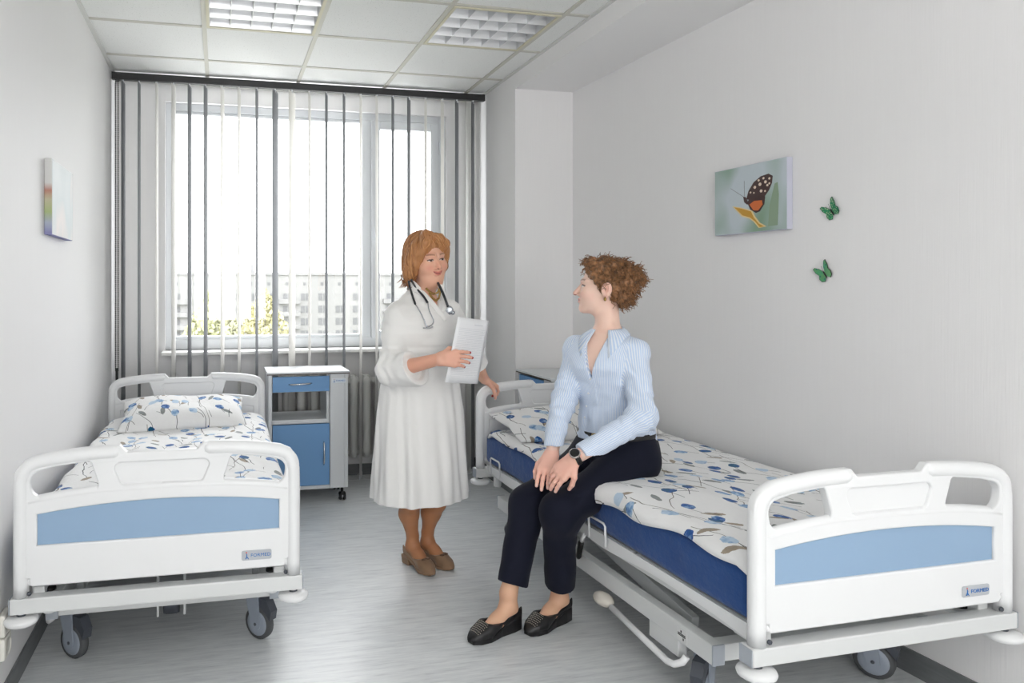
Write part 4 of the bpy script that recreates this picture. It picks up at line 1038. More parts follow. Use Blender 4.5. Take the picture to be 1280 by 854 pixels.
# ------------------------------------------------------------------ the standing woman in the white coat
def build_doctor():
    base = (.96, 3.46, 0.)
    root = tag(empty('person', base), 'standing woman with a copper blond bob in a white medical coat, stethoscope round her neck', 'person')
    fw = nrm((.36, -.93, 0)); lf = np.array([-fw[1], fw[0], 0], f32)
    cx, cy = .957, 3.50
    hc = nv(P(533, 324, 3.60)); 
    toc = nrm((-.266, -.964, 0)); rt = nrm((.964, -.266, 0)); yaw = math.radians(33)
    hf = toc*math.cos(yaw)+rt*math.sin(yaw); hf = hf+V3(0, 0, -.07); hu = V3(0, 0, 1)-rt*.13
    HB = basis(hf, hu); hs = 1.06
    head = head_fn(hc, HB, hs, fat=.009, nose=.75, chin=.96)
    chest = V3(cx, cy, 1.20)
    neck_a = hc+HB[:, 2]*-.07+HB[:, 1]*-.012; neck_b = V3(cx+.004, cy+.01, 1.28)
    # limbs
    RS, RE, RWr = [nv(P(*q)) for q in ((499, 397, 3.53), (488, 464, 3.44), (549, 449, 3.27))]
    LS, LE, LWr = [nv(P(*q)) for q in ((559, 391, 3.69), (590, 442, 3.88), (605, 474, 4.02))]
    Rh, Lh = V3(cx, cy, .84)-lf*.085, V3(cx, cy, .84)+lf*.085
    Rk, Lk = nv(P(513, 628, 3.52)), nv(P(545, 628, 3.60))
    Ra, La = V3(.915, 3.492, .10), V3(1.000, 3.525, .10)
    Rt, Lt = V3(.985, 3.300, .0), V3(1.075, 3.392, .0)
    rd, ld = nrm((Rt-Ra)*V3(1, 1, 0)), nrm((Lt-La)*V3(1, 1, 0))
    def trunk_rings(e):
        return [(.86, cx, cy, .165+e, .125+e), (.98, cx, cy, .150+e, .115+e), (1.10, cx, cy, .160+e, .125+e), (1.18, cx, cy, .165+e, .130+e), (1.25, cx, cy, .160+e, .098+e), (1.295, cx, cy, .12+e, .07+e), (1.33, cx, cy, .05+e, .045+e)]
    def torso(p): return smin(loft(p, trunk_rings(0), lf, fw), cap(p, neck_a, neck_b, .053, .062), .05)
    def body(p):
        d = torso(p)
        d = smin(d, chain(p, [V3(cx, cy, .95), V3(cx, cy, .84)], [.14, .14]), .03)
        for a, k, an, td in ((Rh, Rk, Ra, rd), (Lh, Lk, La, ld)):
            mid = (k*.72+an*.28)-td*.018
            d = smin(d, chain(p, [a, k, mid, an+V3(0, 0, .045), an], [.085, .048, .047, .027, .029], .02), .02)
            d = smin(d, chain(p, [an, an+td*.05+V3(0, 0, -.036), an+td*.13+V3(0, 0, -.074)], [.029, .028, .022], .02), .02)
            d = smin(d, cap(p, an, an-td*.022+V3(0, 0, -.035), .028, .026), .02)
        d = smin(d, chain(p, [RS, RE, RWr], [.046, .040, .027], .02), .03)
        d = smin(d, chain(p, [LS, LE, LWr], [.046, .040, .027], .02), .03)
        return d
    def neckhead(p):
        d = smin(head(p), cap(p, neck_a, neck_b, .053, .062), .022)
        d = smin(d, ell(p, hc+HB[:, 1]*.035*hs+HB[:, 2]*-.105*hs, (.05, .05, .035)), .03)
        return smin(d, loft(p, trunk_rings(0), lf, fw), .05)
    # hands
    paper_tl, paper_tr, paper_br, paper_bl = P(574.6, 396.6, 3.26), P(613.7, 401.4, 3.41), P(598.9, 480.5, 3.40), P(558.5, 478.7, 3.25)
    pn = (paper_tr-paper_tl).cross(paper_bl-paper_tl).normalized()
    if pn.dot(Vector((0, 0, HC))-paper_tl) < 0: pn = -pn
    tipw = nv(P(581, 447, 3.262)); 
    rfw = nrm(tipw-RWr+nv(pn)*.02); hR, rlo, rhi, rtip = hand_fn(RWr+rfw*-.005, rfw, nv(pn)+V3(0, 0, .35), 1, [.30, .34, .40, .46], .98, thumb=(.30, 1.0), spread=.10)
    grip = nv(P(617, 483, 4.06)); lfw = nrm(grip-LWr+V3(0, 0, .010)); hL, llo, lhi, ltip = hand_fn(LWr, lfw, V3(-.25, -.35, .9), -1, [.72, .78, .82, .86], .98, thumb=(.55, .9), spread=.1)
    def handR(p): return smin(hR(p), cap(p, RE, RWr, .040, .027), .014)
    def handL(p): return smin(hL(p), cap(p, LE, LWr, .040, .027), .014)
    SK, NAIL = (228, 176, 150), (170, 40, 48)
    def colr(p):
        C = face_color(p, hc, HB, hs, SK, (190, 92, 88), (140, 96, 72), (58, 50, 42), (214, 168, 160), (226, 142, 126), .85, .010)
        leg = (p[:, 2] < .5); C[leg] = nv(lin((178, 124, 88))[:3])
        hand = ((p > rlo).all(1) & (p < rhi).all(1)) | ((p > llo).all(1) & (p < lhi).all(1)); C[hand & ~leg] = nv(lin((230, 176, 154))[:3])
        for tp in rtip[:4]+ltip[:4]:
            w = np.linalg.norm(p-(tp+nv(pn)*.004), axis=1) < .0072; C[w] = nv(lin(NAIL)[:3])
        return C
    hb = .20
    pieces = [(body, (.55, 2.98, .02), (1.45, 4.10, 1.255), .006),
              (neckhead, (hc[0]-.17, hc[1]-.16, 1.235), (hc[0]+.17, hc[1]+.19, hc[2]+.17), .0021),
              (handR, rlo, rhi, .0022), (handL, llo, lhi, .0024)]
    b = sdf_object('body', pieces, SKIN, root, colr, base)
    # coat
    rings = [(.335, cx, cy, .250, .205), (.50, cx, cy, .240, .198), (.75, cx, cy, .226, .182), (.90, cx, cy, .205, .162), (.985, cx, cy, .180, .142), (1.06, cx, cy, .188, .150), (1.15, cx, cy, .200, .160), (1.22, cx, cy, .190, .132), (1.28, cx, cy, .155, .094), (1.315, cx, cy, .105, .072), (1.345, cx, cy, .066, .062)]
    rn = np.random.RandomState(4); ph = rn.rand(8)*6.28
    def fold(th, z):
        w = np.clip((.98-z)/.45, 0, 1); g = 0
        for k, nn in enumerate((9, 13, 17, 23)): g = g+np.sin(th*nn+ph[k]+1.2*np.sin(z*5+ph[k+4]))*(.5 if k > 1 else .8)
        return (w*.026*g+np.clip((1.2-z)/.2, 0, 1)*(1-w)*.004*g).astype(f32)
    cuffR = RE+(RWr-RE)*.53+V3(0, 0, -.014); cuffL = LE+(LWr-LE)*.45
    RSo = RS-lf*.004
    vz = (cx+fw[0]*.16, cy+fw[1]*.16)
    def coat(p):
        d = loft(p, rings, lf, fw, fold=fold)
        el = smin(chain(p, [RSo, RE, cuffR], [.058, .064, .086], .03), ell(p, RSo+V3(0, 0, -.006), (.060, .058, .052)), .03)
        er = smin(chain(p, [LS, LE, cuffL], [.064, .058, .060], .03), ell(p, LS, (.062, .060, .055)), .03)
        cd = nrm(RWr-RE); el = np.maximum(el, (p-cuffR) @ nrm(cd+V3(0, 0, .25))); cl = nrm(LWr-LE); er = np.maximum(er, (p-cuffL) @ cl)
        el = smax(el, -np.maximum(cap(p, RE+cd*.06, RWr, .064, .078), -((p-cuffR) @ cd+.016)), .003)   # open cuff
        d = smin(d, el, .045); d = smin(d, er, .05)
        ws = np.clip((p[:, 2]-.80)/.2, 0, 1)
        d = d+ws*(vnoise(p, (9, 9, 14), 3)*.014+vnoise(p, (20, 20, 34), 5)*.010)
        tE = (p-RE) @ nrm(RWr-RE); d = d+np.exp(-(np.linalg.norm(p-RE, axis=1)/.11)**2)*np.sin(tE*110+vnoise(p, 18, 6)*6)*.004
        d = d+.005*np.exp(-((p[:, 2]-1.075)/.008)**2)                                   # seam under the bust
        # V neck: wedge cut on the front
        q = p-V3(cx, cy, 0); l = q @ lf; f = q @ fw; zz = p[:, 2]
        vcut = np.maximum(np.abs(l-.016)-(zz-1.235)*.62, -f+.0); d = smax(d, -np.maximum(vcut, 1.235-zz), .006)
        nk = cap(p, neck_a, V3(cx, cy, 1.30), .066, .070); d = smax(d, -nk, .006)
        return d
    COAT = cloth('white_coat_cotton', (241, 240, 238), .8, .12, 40, sheen=.1)
    co = sdf_object('coat', [(coat, (.56, 3.05, .285), (1.42, 4.0, 1.36), .0048)], COAT, root, None, base)
    bv = world_bvh([co], base); bb = world_bvh([co, b], base)
    # shawl collar: two bands from the nape down to the crossing, one over the other
    def strip(name, px, wd, m, lift=.006, parent=root):
        mb = MB(); vs = []; n = len(px)
        pts = [onto(bb, u, v, lift, base, 3.5) for u, v in px]
        for i, q in enumerate(pts):
            a = pts[max(0, i-1)]; c = pts[min(n-1, i+1)]; r = ray(*px[i]); s = (c-a).cross(r).normalized()*wd[i]
            vs += [q-s-r*-.004, q-s*.4-r*.002, q+s*.4-r*.002, q+s-r*-.004]
        fs = [(i*4+k, i*4+k+1, i*4+k+5, i*4+k+4) for i in range(n-1) for k in range(3)]
        mb.add(vs, fs, True); o = mb.build(name, m, parent, recalc=False); md = o.modifiers.new('s', 'SOLIDIFY'); md.thickness = .003; md.offset = -1
        sb = o.modifiers.new('u', 'SUBSURF'); sb.levels = sb.render_levels = 2
        return o
    strip('coat_collar', [(513, 352), (519, 360), (528, 370), (538, 380), (548, 391), (557, 401)], [.016, .021, .022, .021, .018, .012], COAT)
    strip('coat_collar', [(549, 356), (553, 364), (555, 374), (555, 384), (553, 393)], [.011, .015, .016, .014, .008], COAT, .005)
    # hair: bob swept from a side parting
    def hair(p):
        q = ((p-nv(hc)) @ HB)/hs
        d = ell(q, (0, -.022, .038), (.091, .106, .096))
        d = smin(d, ell(q, (0, -.070, -.035), (.088, .052, .085)), .03)
        d = smin(d, chain(q, [(-.072, .032, .060), (-.088, .012, .0), (-.092, -.004, -.06), (-.082, -.026, -.108)], [.026, .027, .028, .016], .02), .03)
        d = smin(d, chain(q, [(.070, .030, .062), (.086, .014, .01), (.088, .006, -.04), (.078, -.012, -.085)], [.024, .022, .019, .010], .02), .03)
        d = smin(d, chain(q, [(-.030, .050, .112), (.020, .082, .094), (.056, .070, .070), (.078, .040, .040)], [.020, .019, .018, .018], .02), .02)
        d = smin(d, chain(q, [(-.030, .050, .112), (-.050, .076, .080), (-.068, .060, .035), (-.080, .038, -.020), (-.084, .028, -.055)], [.020, .017, .016, .015, .010], .02), .02)
        an = np.arctan2(q[:, 0]+.02, q[:, 1]+.02)
        g = vnoise(np.stack([an*22, q[:, 2]*7, q[:, 1]*9+q[:, 2]*4], 1), 1., 8)*.0075+vnoise(np.stack([an*60, q[:, 2]*14, q[:, 1]*16], 1), 1., 9)*.0040
        d = d+g
        d = smax(d, -ell(q, (.004, .108, -.030), (.062, .074, .092)), .008)
        d = smax(d, -(ell(q, (.0, .02, -.155), (.068, .085, .060))), .01)
        part = cap(q, (-.028, .10, .104), (-.030, -.03, .142), .002, .002); d = smax(d, -part, .006)
        return d*hs
    def hair_mat(name, a, b, c):
        m = mat(name, b, .42, spec=.5); t = NT(m); at = t.n('ShaderNodeAttribute', attribute_name='strand').outputs['Fac']
        n = t.noise(t.n('ShaderNodeCombineXYZ', ins={0: at, 1: .5}).outputs[0], 20, 4, .7); t.color(t.ramp(n, [(.25, lin(a)), (.5, lin(b)), (.75, lin(c))])); t.bump(n, .5, .003); return m
    def strand(p):
        q = ((p-nv(hc)) @ HB)/hs; return np.arctan2(q[:, 0]+.02, q[:, 1]+.03)*5+vnoise(q, (30, 30, 8), 4)*.6
    hr = sdf_object('hair', [(hair, hc-V3(.16, .17, .17), hc+V3(.16, .16, .18), .0023)], hair_mat('copper_blond_hair', (122, 74, 42), (182, 124, 76), (222, 176, 126)), root, None, base, {'strand': strand})
    hbv = world_bvh([hr], base); rs_ = random.Random(21); hN = len(hr.data.polygons)
    tone = [MB(), MB()]
    for k in range(420):                                                       # loose strands combed down from the parting
        f = hr.data.polygons[rs_.randrange(hN)]; pos = Vector(f.center)+Vector(base); pts = []
        for j in range(11):
            hit, nn, _, _ = hbv.find_nearest(pos)
            if hit is None: break
            q = HB.T @ (nv(hit)-nv(hc)); side = -1 if q[0] < -.028 else 1
            if q[1] > .055 and q[2] < .055: break
            pts.append(hit+nn*.0006-Vector(base)); dn = Vector((HB @ nv((side*max(0, q[2])*7, .15 if q[1] > 0 else -.25, -1-.0*q[2]))).tolist())
            tg = dn-nn*dn.dot(nn)
            if tg.length < 1e-4: break
            pos = hit+tg.normalized()*.0085
        if len(pts) > 4: tone[k % 2].tube(pts, [.0004]+[.0014]*(len(pts)-2)+[.0004], 5, caps=False)
    tone[0].build('hair_strands', mat('strand_dark_copper', (140, 88, 50), .4), hr, recalc=False); tone[1].build('hair_strands', mat('strand_light_copper', (208, 154, 102), .4), hr, recalc=False)
    cl = MB(); rnc = random.Random(5)
    for k in range(26):                                                        # flicked ends at the nape side
        a = rnc.uniform(-2.5, -.9); st = hc+(HB @ nv((-.080+rnc.uniform(-.012, .02), -.03+rnc.uniform(-.05, .05), -.085+rnc.uniform(-.01, .02))))*1.06
        pts = []
        for j in range(8):
            w = a+j*.75; pts.append(st+HB @ nv((-.004*j*.3+.006*math.cos(w)-.002*j, .008*math.sin(w), -.0055*j)))
        cl.tube([Vector(x)-Vector(base) for x in pts], [.0035, .0036, .0034, .003, .0026, .002, .0015, .0008], 6)
    cl.build('hair_ends', mat('hair_ends_brown', (150, 102, 64), .45), root)
    # shoes
    SUE = cloth('taupe_suede', (140, 112, 88), .85, .3, 300)
    for an, td, ln in ((Ra, rd, .235), (La, ld, .235)):
        heel = (an-td*.062)*V3(1, 1, 0); toe = heel+td*ln; fn, lo, hi, B, Ln = shoe_fn(heel, toe, .084, 'heel')
        s = sdf_object('shoe', [(fn, lo, hi, .0022)], SUE, root, None, base)
        bow = heel+td*Ln*.74+V3(0, 0, .066); mb = MB()
        for sd in (-1, 1): mb.ellipsoid(Vector(bow+B[:, 0]*sd*.013)-Vector(base), (.012, .008, .004), 10, 6)
        mb.ellipsoid(Vector(bow+V3(0, 0, .002))-Vector(base), (.004, .005, .004), 8, 6); mb.build('bow', mat('dark_taupe_bow', (104, 80, 62), .7), s)
    # necklace of gold beads
    GOLD = mat('antique_gold', (176, 146, 88), .35, metal=.8)
    nk = empty('necklace', base); tag(nk, 'double strand gold bead necklace on the woman in the white coat', 'necklace')
    for pth in ([(533, 361), (537, 365), (542, 367.5), (547, 366), (549.5, 360), (549, 355)], [(537, 367), (541, 373), (545, 376), (548.5, 373), (550, 366), (550, 358)]):
        pts = []
        for i in range(len(pth)-1):
            for k in range(4): w = k/4; pts.append((pth[i][0]*(1-w)+pth[i+1][0]*w, pth[i][1]*(1-w)+pth[i+1][1]*w))
        for u, v in pts:
            MB().ellipsoid(onto(bb, u, v, .004, base, 3.5), (.0055, .0055, .0055), 8, 6).build('bead', GOLD, nk)
    # stethoscope
    st = empty('stethoscope', base); tag(st, 'black tubed stethoscope hanging round the neck of the woman in the white coat', 'stethoscope')
    RUB = mat('black_stethoscope_tube', (38, 42, 48), .4); MET = mat('stethoscope_steel', (186, 190, 196), .25, metal=1)
    def run(nm, px, r, m, lift=.010):
        q = [onto(bb, u, v, lift, base, 3.5) for u, v in px]; out = []
        for i in range(len(q)-1):                                             # Catmull-Rom
            p0, p1, p2, p3 = q[max(0, i-1)], q[i], q[i+1], q[min(len(q)-1, i+2)]
            for k in range(6):
                t = k/6; out.append(.5*((2*p1)+(p2-p0)*t+(2*p0-5*p1+4*p2-p3)*t*t+(3*p1-p0-3*p2+p3)*t**3))
        out.append(q[-1]); return MB().tube(out, r, 8).build(nm, m, st)
    run('rubber_tube', [(511, 351), (512, 358), (515, 368), (519, 380)], .0055, RUB, .016); run('rubber_tube', [(514, 350), (520, 360), (529, 370), (534.5, 378.5)], .0055, RUB, .019)
    run('metal_earpiece', [(519.5, 381), (524, 388), (530, 400), (533, 407), (537, 408.5)], .0026, MET, .010); run('metal_earpiece', [(535, 379.5), (536.5, 388), (540, 396), (542, 401), (540, 406), (533, 409)], .0026, MET, .010)
    run('rubber_tube', [(547.5, 354), (551, 361), (555, 370), (559.5, 382)], .0065, RUB, .012)
    run('ear_tip', [(529, 410), (535, 410.5), (541, 408.5)], .0035, mat('grey_ear_tip', (176, 178, 182), .5), .010)
    cp = onto(bb, 561, 388, .012, base, 3.5); rd_ = ray(561, 388)
    Mq = rd_.to_track_quat('Z', 'Y').to_matrix()
    MB().ellipsoid(cp, (.022, .022, .007), 18, 8, M=Mq).build('chest_piece', MET, st); MB().ellipsoid(onto(bb, 566, 391, .016, base, 3.5), (.011, .011, .009), 12, 8, M=Mq).build('chest_bell', MET, st)
    # sheet of paper in her right hand
    c = (paper_tl+paper_tr+paper_bl+paper_br)/4; n = 10; mb = MB(); vs = []
    for i in range(n+1):
        for j in range(n+1):
            u, v = i/n, j/n; q = paper_tl*(1-u)*(1-v)+paper_tr*u*(1-v)+paper_br*u*v+paper_bl*(1-u)*v
            vs.append(q-c+pn*(.006*math.sin(u*math.pi)-.010))
    mb.add(vs, [(i*(n+1)+j, (i+1)*(n+1)+j, (i+1)*(n+1)+j+1, i*(n+1)+j+1) for i in range(n) for j in range(n)], True)
    me = mb.mesh('paper_sheet', None, recalc=False)
    at = me.attributes.new('UVMap', 'FLOAT_VECTOR', 'POINT'); at.data.foreach_set('vector', np.array([[i/n, j/n, 0] for i in range(n+1) for j in range(n+1)], f32).ravel())
    pm = mat('printed_form_paper', (240, 241, 243), .8, spec=.2); t = NT(pm); sp = t.n('ShaderNodeSeparateXYZ'); t.put(sp.inputs[0], t.n('ShaderNodeAttribute', attribute_name='UVMap').outputs['Vector'])
    U, Vv = sp.outputs[0], sp.outputs[1]
    row = t.math('LESS_THAN', t.math('FRACT', t.math('MULTIPLY', Vv, 38)), .26)
    msk = t.math('MULTIPLY', t.math('MULTIPLY', t.math('GREATER_THAN', U, .09), t.math('LESS_THAN', U, .92)), t.math('MULTIPLY', t.math('GREATER_THAN', Vv, .14), t.math('LESS_THAN', Vv, .90)))
    brk = t.math('GREATER_THAN', t.noise(t.n('ShaderNodeCombineXYZ', ins={0: t.math('MULTIPLY', U, 9.), 1: t.math('FLOOR', t.math('MULTIPLY', Vv, 38))}).outputs[0], 1.6, 2), .36)
    ttl = t.math('MULTIPLY', t.math('MULTIPLY', t.math('GREATER_THAN', U, .52), t.math('LESS_THAN', U, .80)), t.math('MULTIPLY', t.math('GREATER_THAN', Vv, .085), t.math('LESS_THAN', Vv, .10)))
    k = t.math('MAXIMUM', t.math('MULTIPLY', t.math('MULTIPLY', row, msk), brk), ttl)
    t.color(t.mix(t.math('MULTIPLY', k, .22), lin((241, 242, 244)), lin((120, 128, 142)))); me.materials.append(pm)
    o = link_mesh('paper_sheet', me); o.location = c; md = o.modifiers.new('s', 'SOLIDIFY'); md.thickness = .0006
    tag(o, 'white printed form held by the woman in the white coat', 'paper')
build_doctor()
# ------------------------------------------------------------------ the seated woman in the striped shirt
def build_patient():
    base = (1.45, 2.78, 0.)
    root = tag(empty('person', base), 'seated woman with curly auburn hair in a striped light blue shirt and navy trousers', 'person')
    RS, LS = nv(P(722, 436, 3.16)), nv(P(794, 441, 2.99))
    RE, RWr = nv(P(704, 502, 3.09)), nv(P(690, 566, 2.95))
    LE, LWr = nv(P(803, 522, 2.84)), nv(P(718, 573, 2.80))
    RH, LH = V3(1.60, 2.88, .655), V3(1.65, 2.71, .655)
    RK, LK = nv(P(660, 630, 3.00)), nv(P(700, 640, 2.86))
    RA, LA = V3(1.112, 2.748, .095), V3(1.345, 2.775, .095)
    rd, ld = nrm(V3(.92, 2.670, 0)-V3(1.174, 2.772, 0)), nrm(V3(1.14, 2.675, 0)-V3(1.40, 2.800, 0))
    lf = nrm((LS-RS)*V3(1, 1, 0)); fw = np.array([lf[1], -lf[0], 0], f32)
    cx, cy = (RS[0]+LS[0])/2, (RS[1]+LS[1])/2
    hc = nv(P(754.5, 359.5, 3.10)); pf = nrm((-.874, .486, 0)); HB = basis(pf*math.cos(.09)+V3(0, 0, math.sin(.09)), V3(0, 0, 1)); hs = 1.03
    head = head_fn(hc, HB, hs, fat=-.002, nose=1.15, chin=1.04)
    nka = hc+HB[:, 2]*-.075+HB[:, 1]*-.020; nkb = V3(cx+.012, cy+.004, 1.135)
    px_, py_ = 1.612, 2.80                                                    # pelvis
    def R_(e): return [(.62, px_, py_, .150+e, .120+e), (.76, px_-.002, py_, .135+e, .100+e), (.86, px_-.01, py_, .122+e, .090+e), (.95, (px_+cx)/2, cy, .130+e, .098+e), (1.03, cx, cy, .142+e, .110+e), (1.09, cx, cy, .150+e, .094+e), (1.135, cx, cy, .125+e, .070+e), (1.17, cx+.006, cy, .060+e, .050+e)]
    def body(p):
        d = smin(loft(p, R_(0), lf, fw), cap(p, nka, nkb, .046, .055), .05)
        d = smin(d, chain(p, [RH, RK, RA+V3(0, 0, .05), RA], [.075, .050, .032, .031], .02), .03); d = smin(d, chain(p, [LH, LK, LA+V3(0, 0, .05), LA], [.075, .050, .032, .031], .02), .03)
        for an, td in ((RA, rd), (LA, ld)):
            d = smin(d, chain(p, [an, an+td*.06+V3(0, 0, -.040), an+td*.15+V3(0, 0, -.074)], [.030, .028, .022], .02), .02); d = smin(d, cap(p, an, an-td*.025+V3(0, 0, -.03), .030, .027), .02)
        d = smin(d, chain(p, [RS, RE, RWr], [.04, .034, .025], .02), .03)
        return smin(d, chain(p, [LS, LE, LWr], [.04, .034, .025], .02), .03)
    def neckhead(p):
        d = smin(head(p), cap(p, nka, nkb, .046, .055), .024)
        return smin(d, loft(p, R_(0), lf, fw), .05)
    rtip = nv(P(679, 607, 2.86)); ltipw = nv(P(682, 608, 2.83))
    tocam = nrm((-.42, -.72, 0))
    hR, rlo, rhi, rt_ = hand_fn(RWr, rtip-RWr, tocam*.75+V3(-.2, 0, .62), -1, [.20, .22, .26, .32], .98, thumb=(.22, .35), spread=.10)
    hL, llo, lhi, lt_ = hand_fn(LWr, ltipw-LWr, tocam*.7+V3(.1, 0, .72), 1, [.20, .22, .26, .30], .98, thumb=(.25, .5), spread=.08)
    handR = lambda p: smin(hR(p), cap(p, RE, RWr, .034, .025), .014); handL = lambda p: smin(hL(p), cap(p, LE, LWr, .034, .025), .014)
    SK = (239, 203, 186)
    def colr(p):
        C = face_color(p, hc, HB, hs, SK, (214, 128, 124), (150, 104, 78), (60, 52, 44), (214, 174, 164), (238, 172, 160), 1.15)
        q = ((p-nv(hc)) @ HB)/hs; ear = np.exp(-((np.abs(q[:, 0])-.08)**2+(q[:, 1]+.012)**2+(q[:, 2]+.006)**2)/.022**2)[:, None]*.3; C = C*(1-ear)+nv(lin((232, 140, 120))[:3])*ear
        hand = ((p > rlo).all(1) & (p < rhi).all(1)) | ((p > llo).all(1) & (p < lhi).all(1)); C[hand] = nv(lin((240, 188, 170))[:3])
        for tp in rt_+lt_:
            w = np.linalg.norm(p-(tp+tocam*.004+V3(0, 0, .003)), axis=1) < .006; C[w] = nv(lin((238, 196, 184))[:3])
        C[p[:, 2] < .28] = nv(lin((222, 176, 146))[:3]); return C
    pieces = [(body, (.88, 2.40, .02), (1.85, 3.05, .965), .006), (neckhead, (hc[0]-.20, hc[1]-.22, .95), (hc[0]+.19, hc[1]+.20, hc[2]+.17), .0021), (handR, rlo, rhi, .0021), (handL, llo, lhi, .0021)]
    b = sdf_object('body', pieces, SKIN, root, colr, base)
    # shirt
    sr = [(.735, px_, py_, .160, .128), (.80, px_-.002, py_, .150, .122), (.87, px_-.01, py_, .140, .112), (.95, (px_+cx)/2, cy, .146, .118), (1.03, cx, cy, .158, .132), (1.09, cx, cy, .165, .110), (1.135, cx+.004, cy, .135, .082), (1.165, cx+.008, cy, .085, .066), (1.185, cx+.010, cy, .062, .060)]
    rcuff, lcuff = RWr+(RE-RWr)*.05, LWr+(LE-LWr)*.11
    def shirt(p):
        d = loft(p, sr, lf, fw, pw=2.2)
        a = smin(chain(p, [RS, RE, rcuff], [.052, .046, .037], .03), ell(p, RS, (.052, .052, .048)), .03); a = np.maximum(a, (p-rcuff) @ nrm(RWr-RE))
        c = smin(chain(p, [LS, LE, lcuff], [.053, .051, .039], .03), ell(p, LS, (.054, .053, .048)), .03); c = np.maximum(c, (p-lcuff) @ nrm(LWr-LE))
        for s, (A, Bq) in enumerate(((RE, RWr), (LE, LWr))):                    # sleeve creases around the elbow
            t = (p-A) @ nrm(Bq-A); cr = np.exp(-(t/.13)**2)*np.sin(t*150+vnoise(p, 25, 2+s)*5)*.0032
            if s == 0: a = a+cr
            else: c = c+cr
        d = smin(d, a, .022); d = smin(d, c, .022)
        d = d+vnoise(p, (11, 11, 8), 13)*.009+vnoise(p, (24, 24, 30), 15)*.006
        wz = np.exp(-((p[:, 2]-.80)/.06)**2); d = d+wz*vnoise(p, (40, 40, 10), 17)*.010
        q = p-V3(cx, cy, 0); l = q @ lf; f = q @ fw; zz = p[:, 2]
        vc = np.maximum(np.maximum(np.abs(l+.008)-(zz-.985)*.27, -f), .985-zz); d = smax(d, -vc, .004)
        d = smax(d, -cap(p, nka, V3(cx+.010, cy, 1.14), .058, .060), .005)
        plk = np.maximum(np.abs(l+.008)-.013, -f); d = np.where((plk < 0) & (zz < .99), d-.0018, d)
        return d
    def stripe(p):
        q = p-V3(cx, cy, 0); l = q @ lf
        ta = cap(p, RE, RWr, 0, 0); tb = cap(p, LE, LWr, 0, 0); ua = cap(p, RS, RE, 0, 0); ub = cap(p, LS, LE, 0, 0)
        def around(A, Bq):
            ax = nrm(Bq-A); r = p-A; r = r-(r @ ax)[:, None]*ax; e1 = nrm(np.cross(ax, V3(.3, .2, .9))); e2 = np.cross(ax, e1); return np.arctan2(r @ e2, r @ e1)*.045
        out = np.arctan2(l, q @ fw)*.15
        st = np.stack([ta, tb, ua, ub]); k = st.argmin(0); mn = st.min(0); arm = mn < .068
        al = np.choose(k, [around(RE, RWr), around(LE, LWr), around(RS, RE), around(LS, LE)])
        return np.where(arm & ((k < 2) | (mn < .066)), al, out)
    sm = mat('blue_pinstripe_cotton', (190, 208, 232), .8, spec=.2, sheen=.15); t = NT(sm); at = t.n('ShaderNodeAttribute', attribute_name='stripe').outputs['Fac']
    k = t.math('GREATER_THAN', t.math('SINE', t.math('MULTIPLY', at, 2*math.pi/.0075)), .25); t.color(t.mix(k, lin((194, 212, 238)), lin((230, 236, 245)))); t.bump(t.noise(t.coord('Object'), 45, 4, .6), .2, .004)
    sh = sdf_object('shirt', [(shirt, (1.05, 2.40, .725), (1.86, 3.06, 1.20), .0036)], sm, root, None, base, {'stripe': stripe})
    # trousers
    def hem(k, a, zc): t = (k[2]-zc)/(k[2]-a[2]); return k+(a-k)*t
    RHm, LHm = hem(RK, RA, .18), hem(LK, LA, .165)
    def trous(p):
        d = ell(p, (px_+.012, py_+.005, .690), (.160, .165, .112)); d = smin(d, loft(p, [(.66, px_, py_, .158, .128), (.70, px_, py_, .160, .130), (.762, px_, py_, .148, .120)], lf, fw), .03)
        a = chain(p, [RH, RK, RHm], [.098, .067, .060], .05); c = chain(p, [LH, LK, LHm], [.100, .069, .059], .05)
        rdn, ldn = nrm(RA-RK), nrm(LA-LK); a = np.maximum(a, (p-RHm) @ rdn); c = np.maximum(c, (p-LHm) @ ldn)
        d = smin(d, a, .05); d = smin(d, c, .022)
        d = d+vnoise(p, (9, 9, 9), 23)*.008+vnoise(p, (24, 24, 18), 25)*.004
        for kk, s in ((RK, 0), (LK, 1)):
            r = np.linalg.norm(p-(kk+V3(.05, 0, -.04)), axis=1); d = d+np.exp(-(r/.09)**2)*np.sin(r*120)*.003
        return d
    NV = cloth('navy_trouser_wool', (17, 20, 36), .8, .12, 220, sheen=.05)
    tr = sdf_object('trousers', [(trous, (.98, 2.55, .14), (1.86, 3.05, .775), .0042)], NV, root, None, base)
    bs = world_bvh([sh], base); bt = world_bvh([sh, tr], base)
    # belt
    bl_ = MB(); n = 48; vs = []
    for i in range(n):
        a = 2*math.pi*i/n; 
        for z, r in ((.736, .003), (.737, .007), (.762, .007), (.763, .003)):
            q = V3(px_, py_, 0)+lf*math.cos(a)*(.155+r)+fw*math.sin(a)*(.126+r); vs.append((q[0]-base[0], q[1]-base[1], z))
    bl_.add(vs, [(i*4+k, i*4+k+1, ((i+1) % n)*4+k+1, ((i+1) % n)*4+k) for i in range(n) for k in range(3)], True)
    be = bl_.build('belt', mat('black_leather', (24, 24, 26), .4), root)
    qc = V3(px_, py_, .75)+lf*(-.02)+fw*.139; e1 = lf; bk = MB()
    bk.tube([Vector(qc+lf*a+V3(0, 0, c))-Vector(base) for a, c in ((-.018, -.012), (-.02, 0), (-.018, .012), (0, .0145), (.016, .012), (.018, 0), (.016, -.012), (0, -.0145))], .0022, 6, closed=True)
    bk.build('buckle', mat('brass_buckle', (196, 168, 112), .3, metal=.9), be)
    # collar: stand with the leaf folded over it, ending in two points
    mb = MB(); vs = []; nc = 33
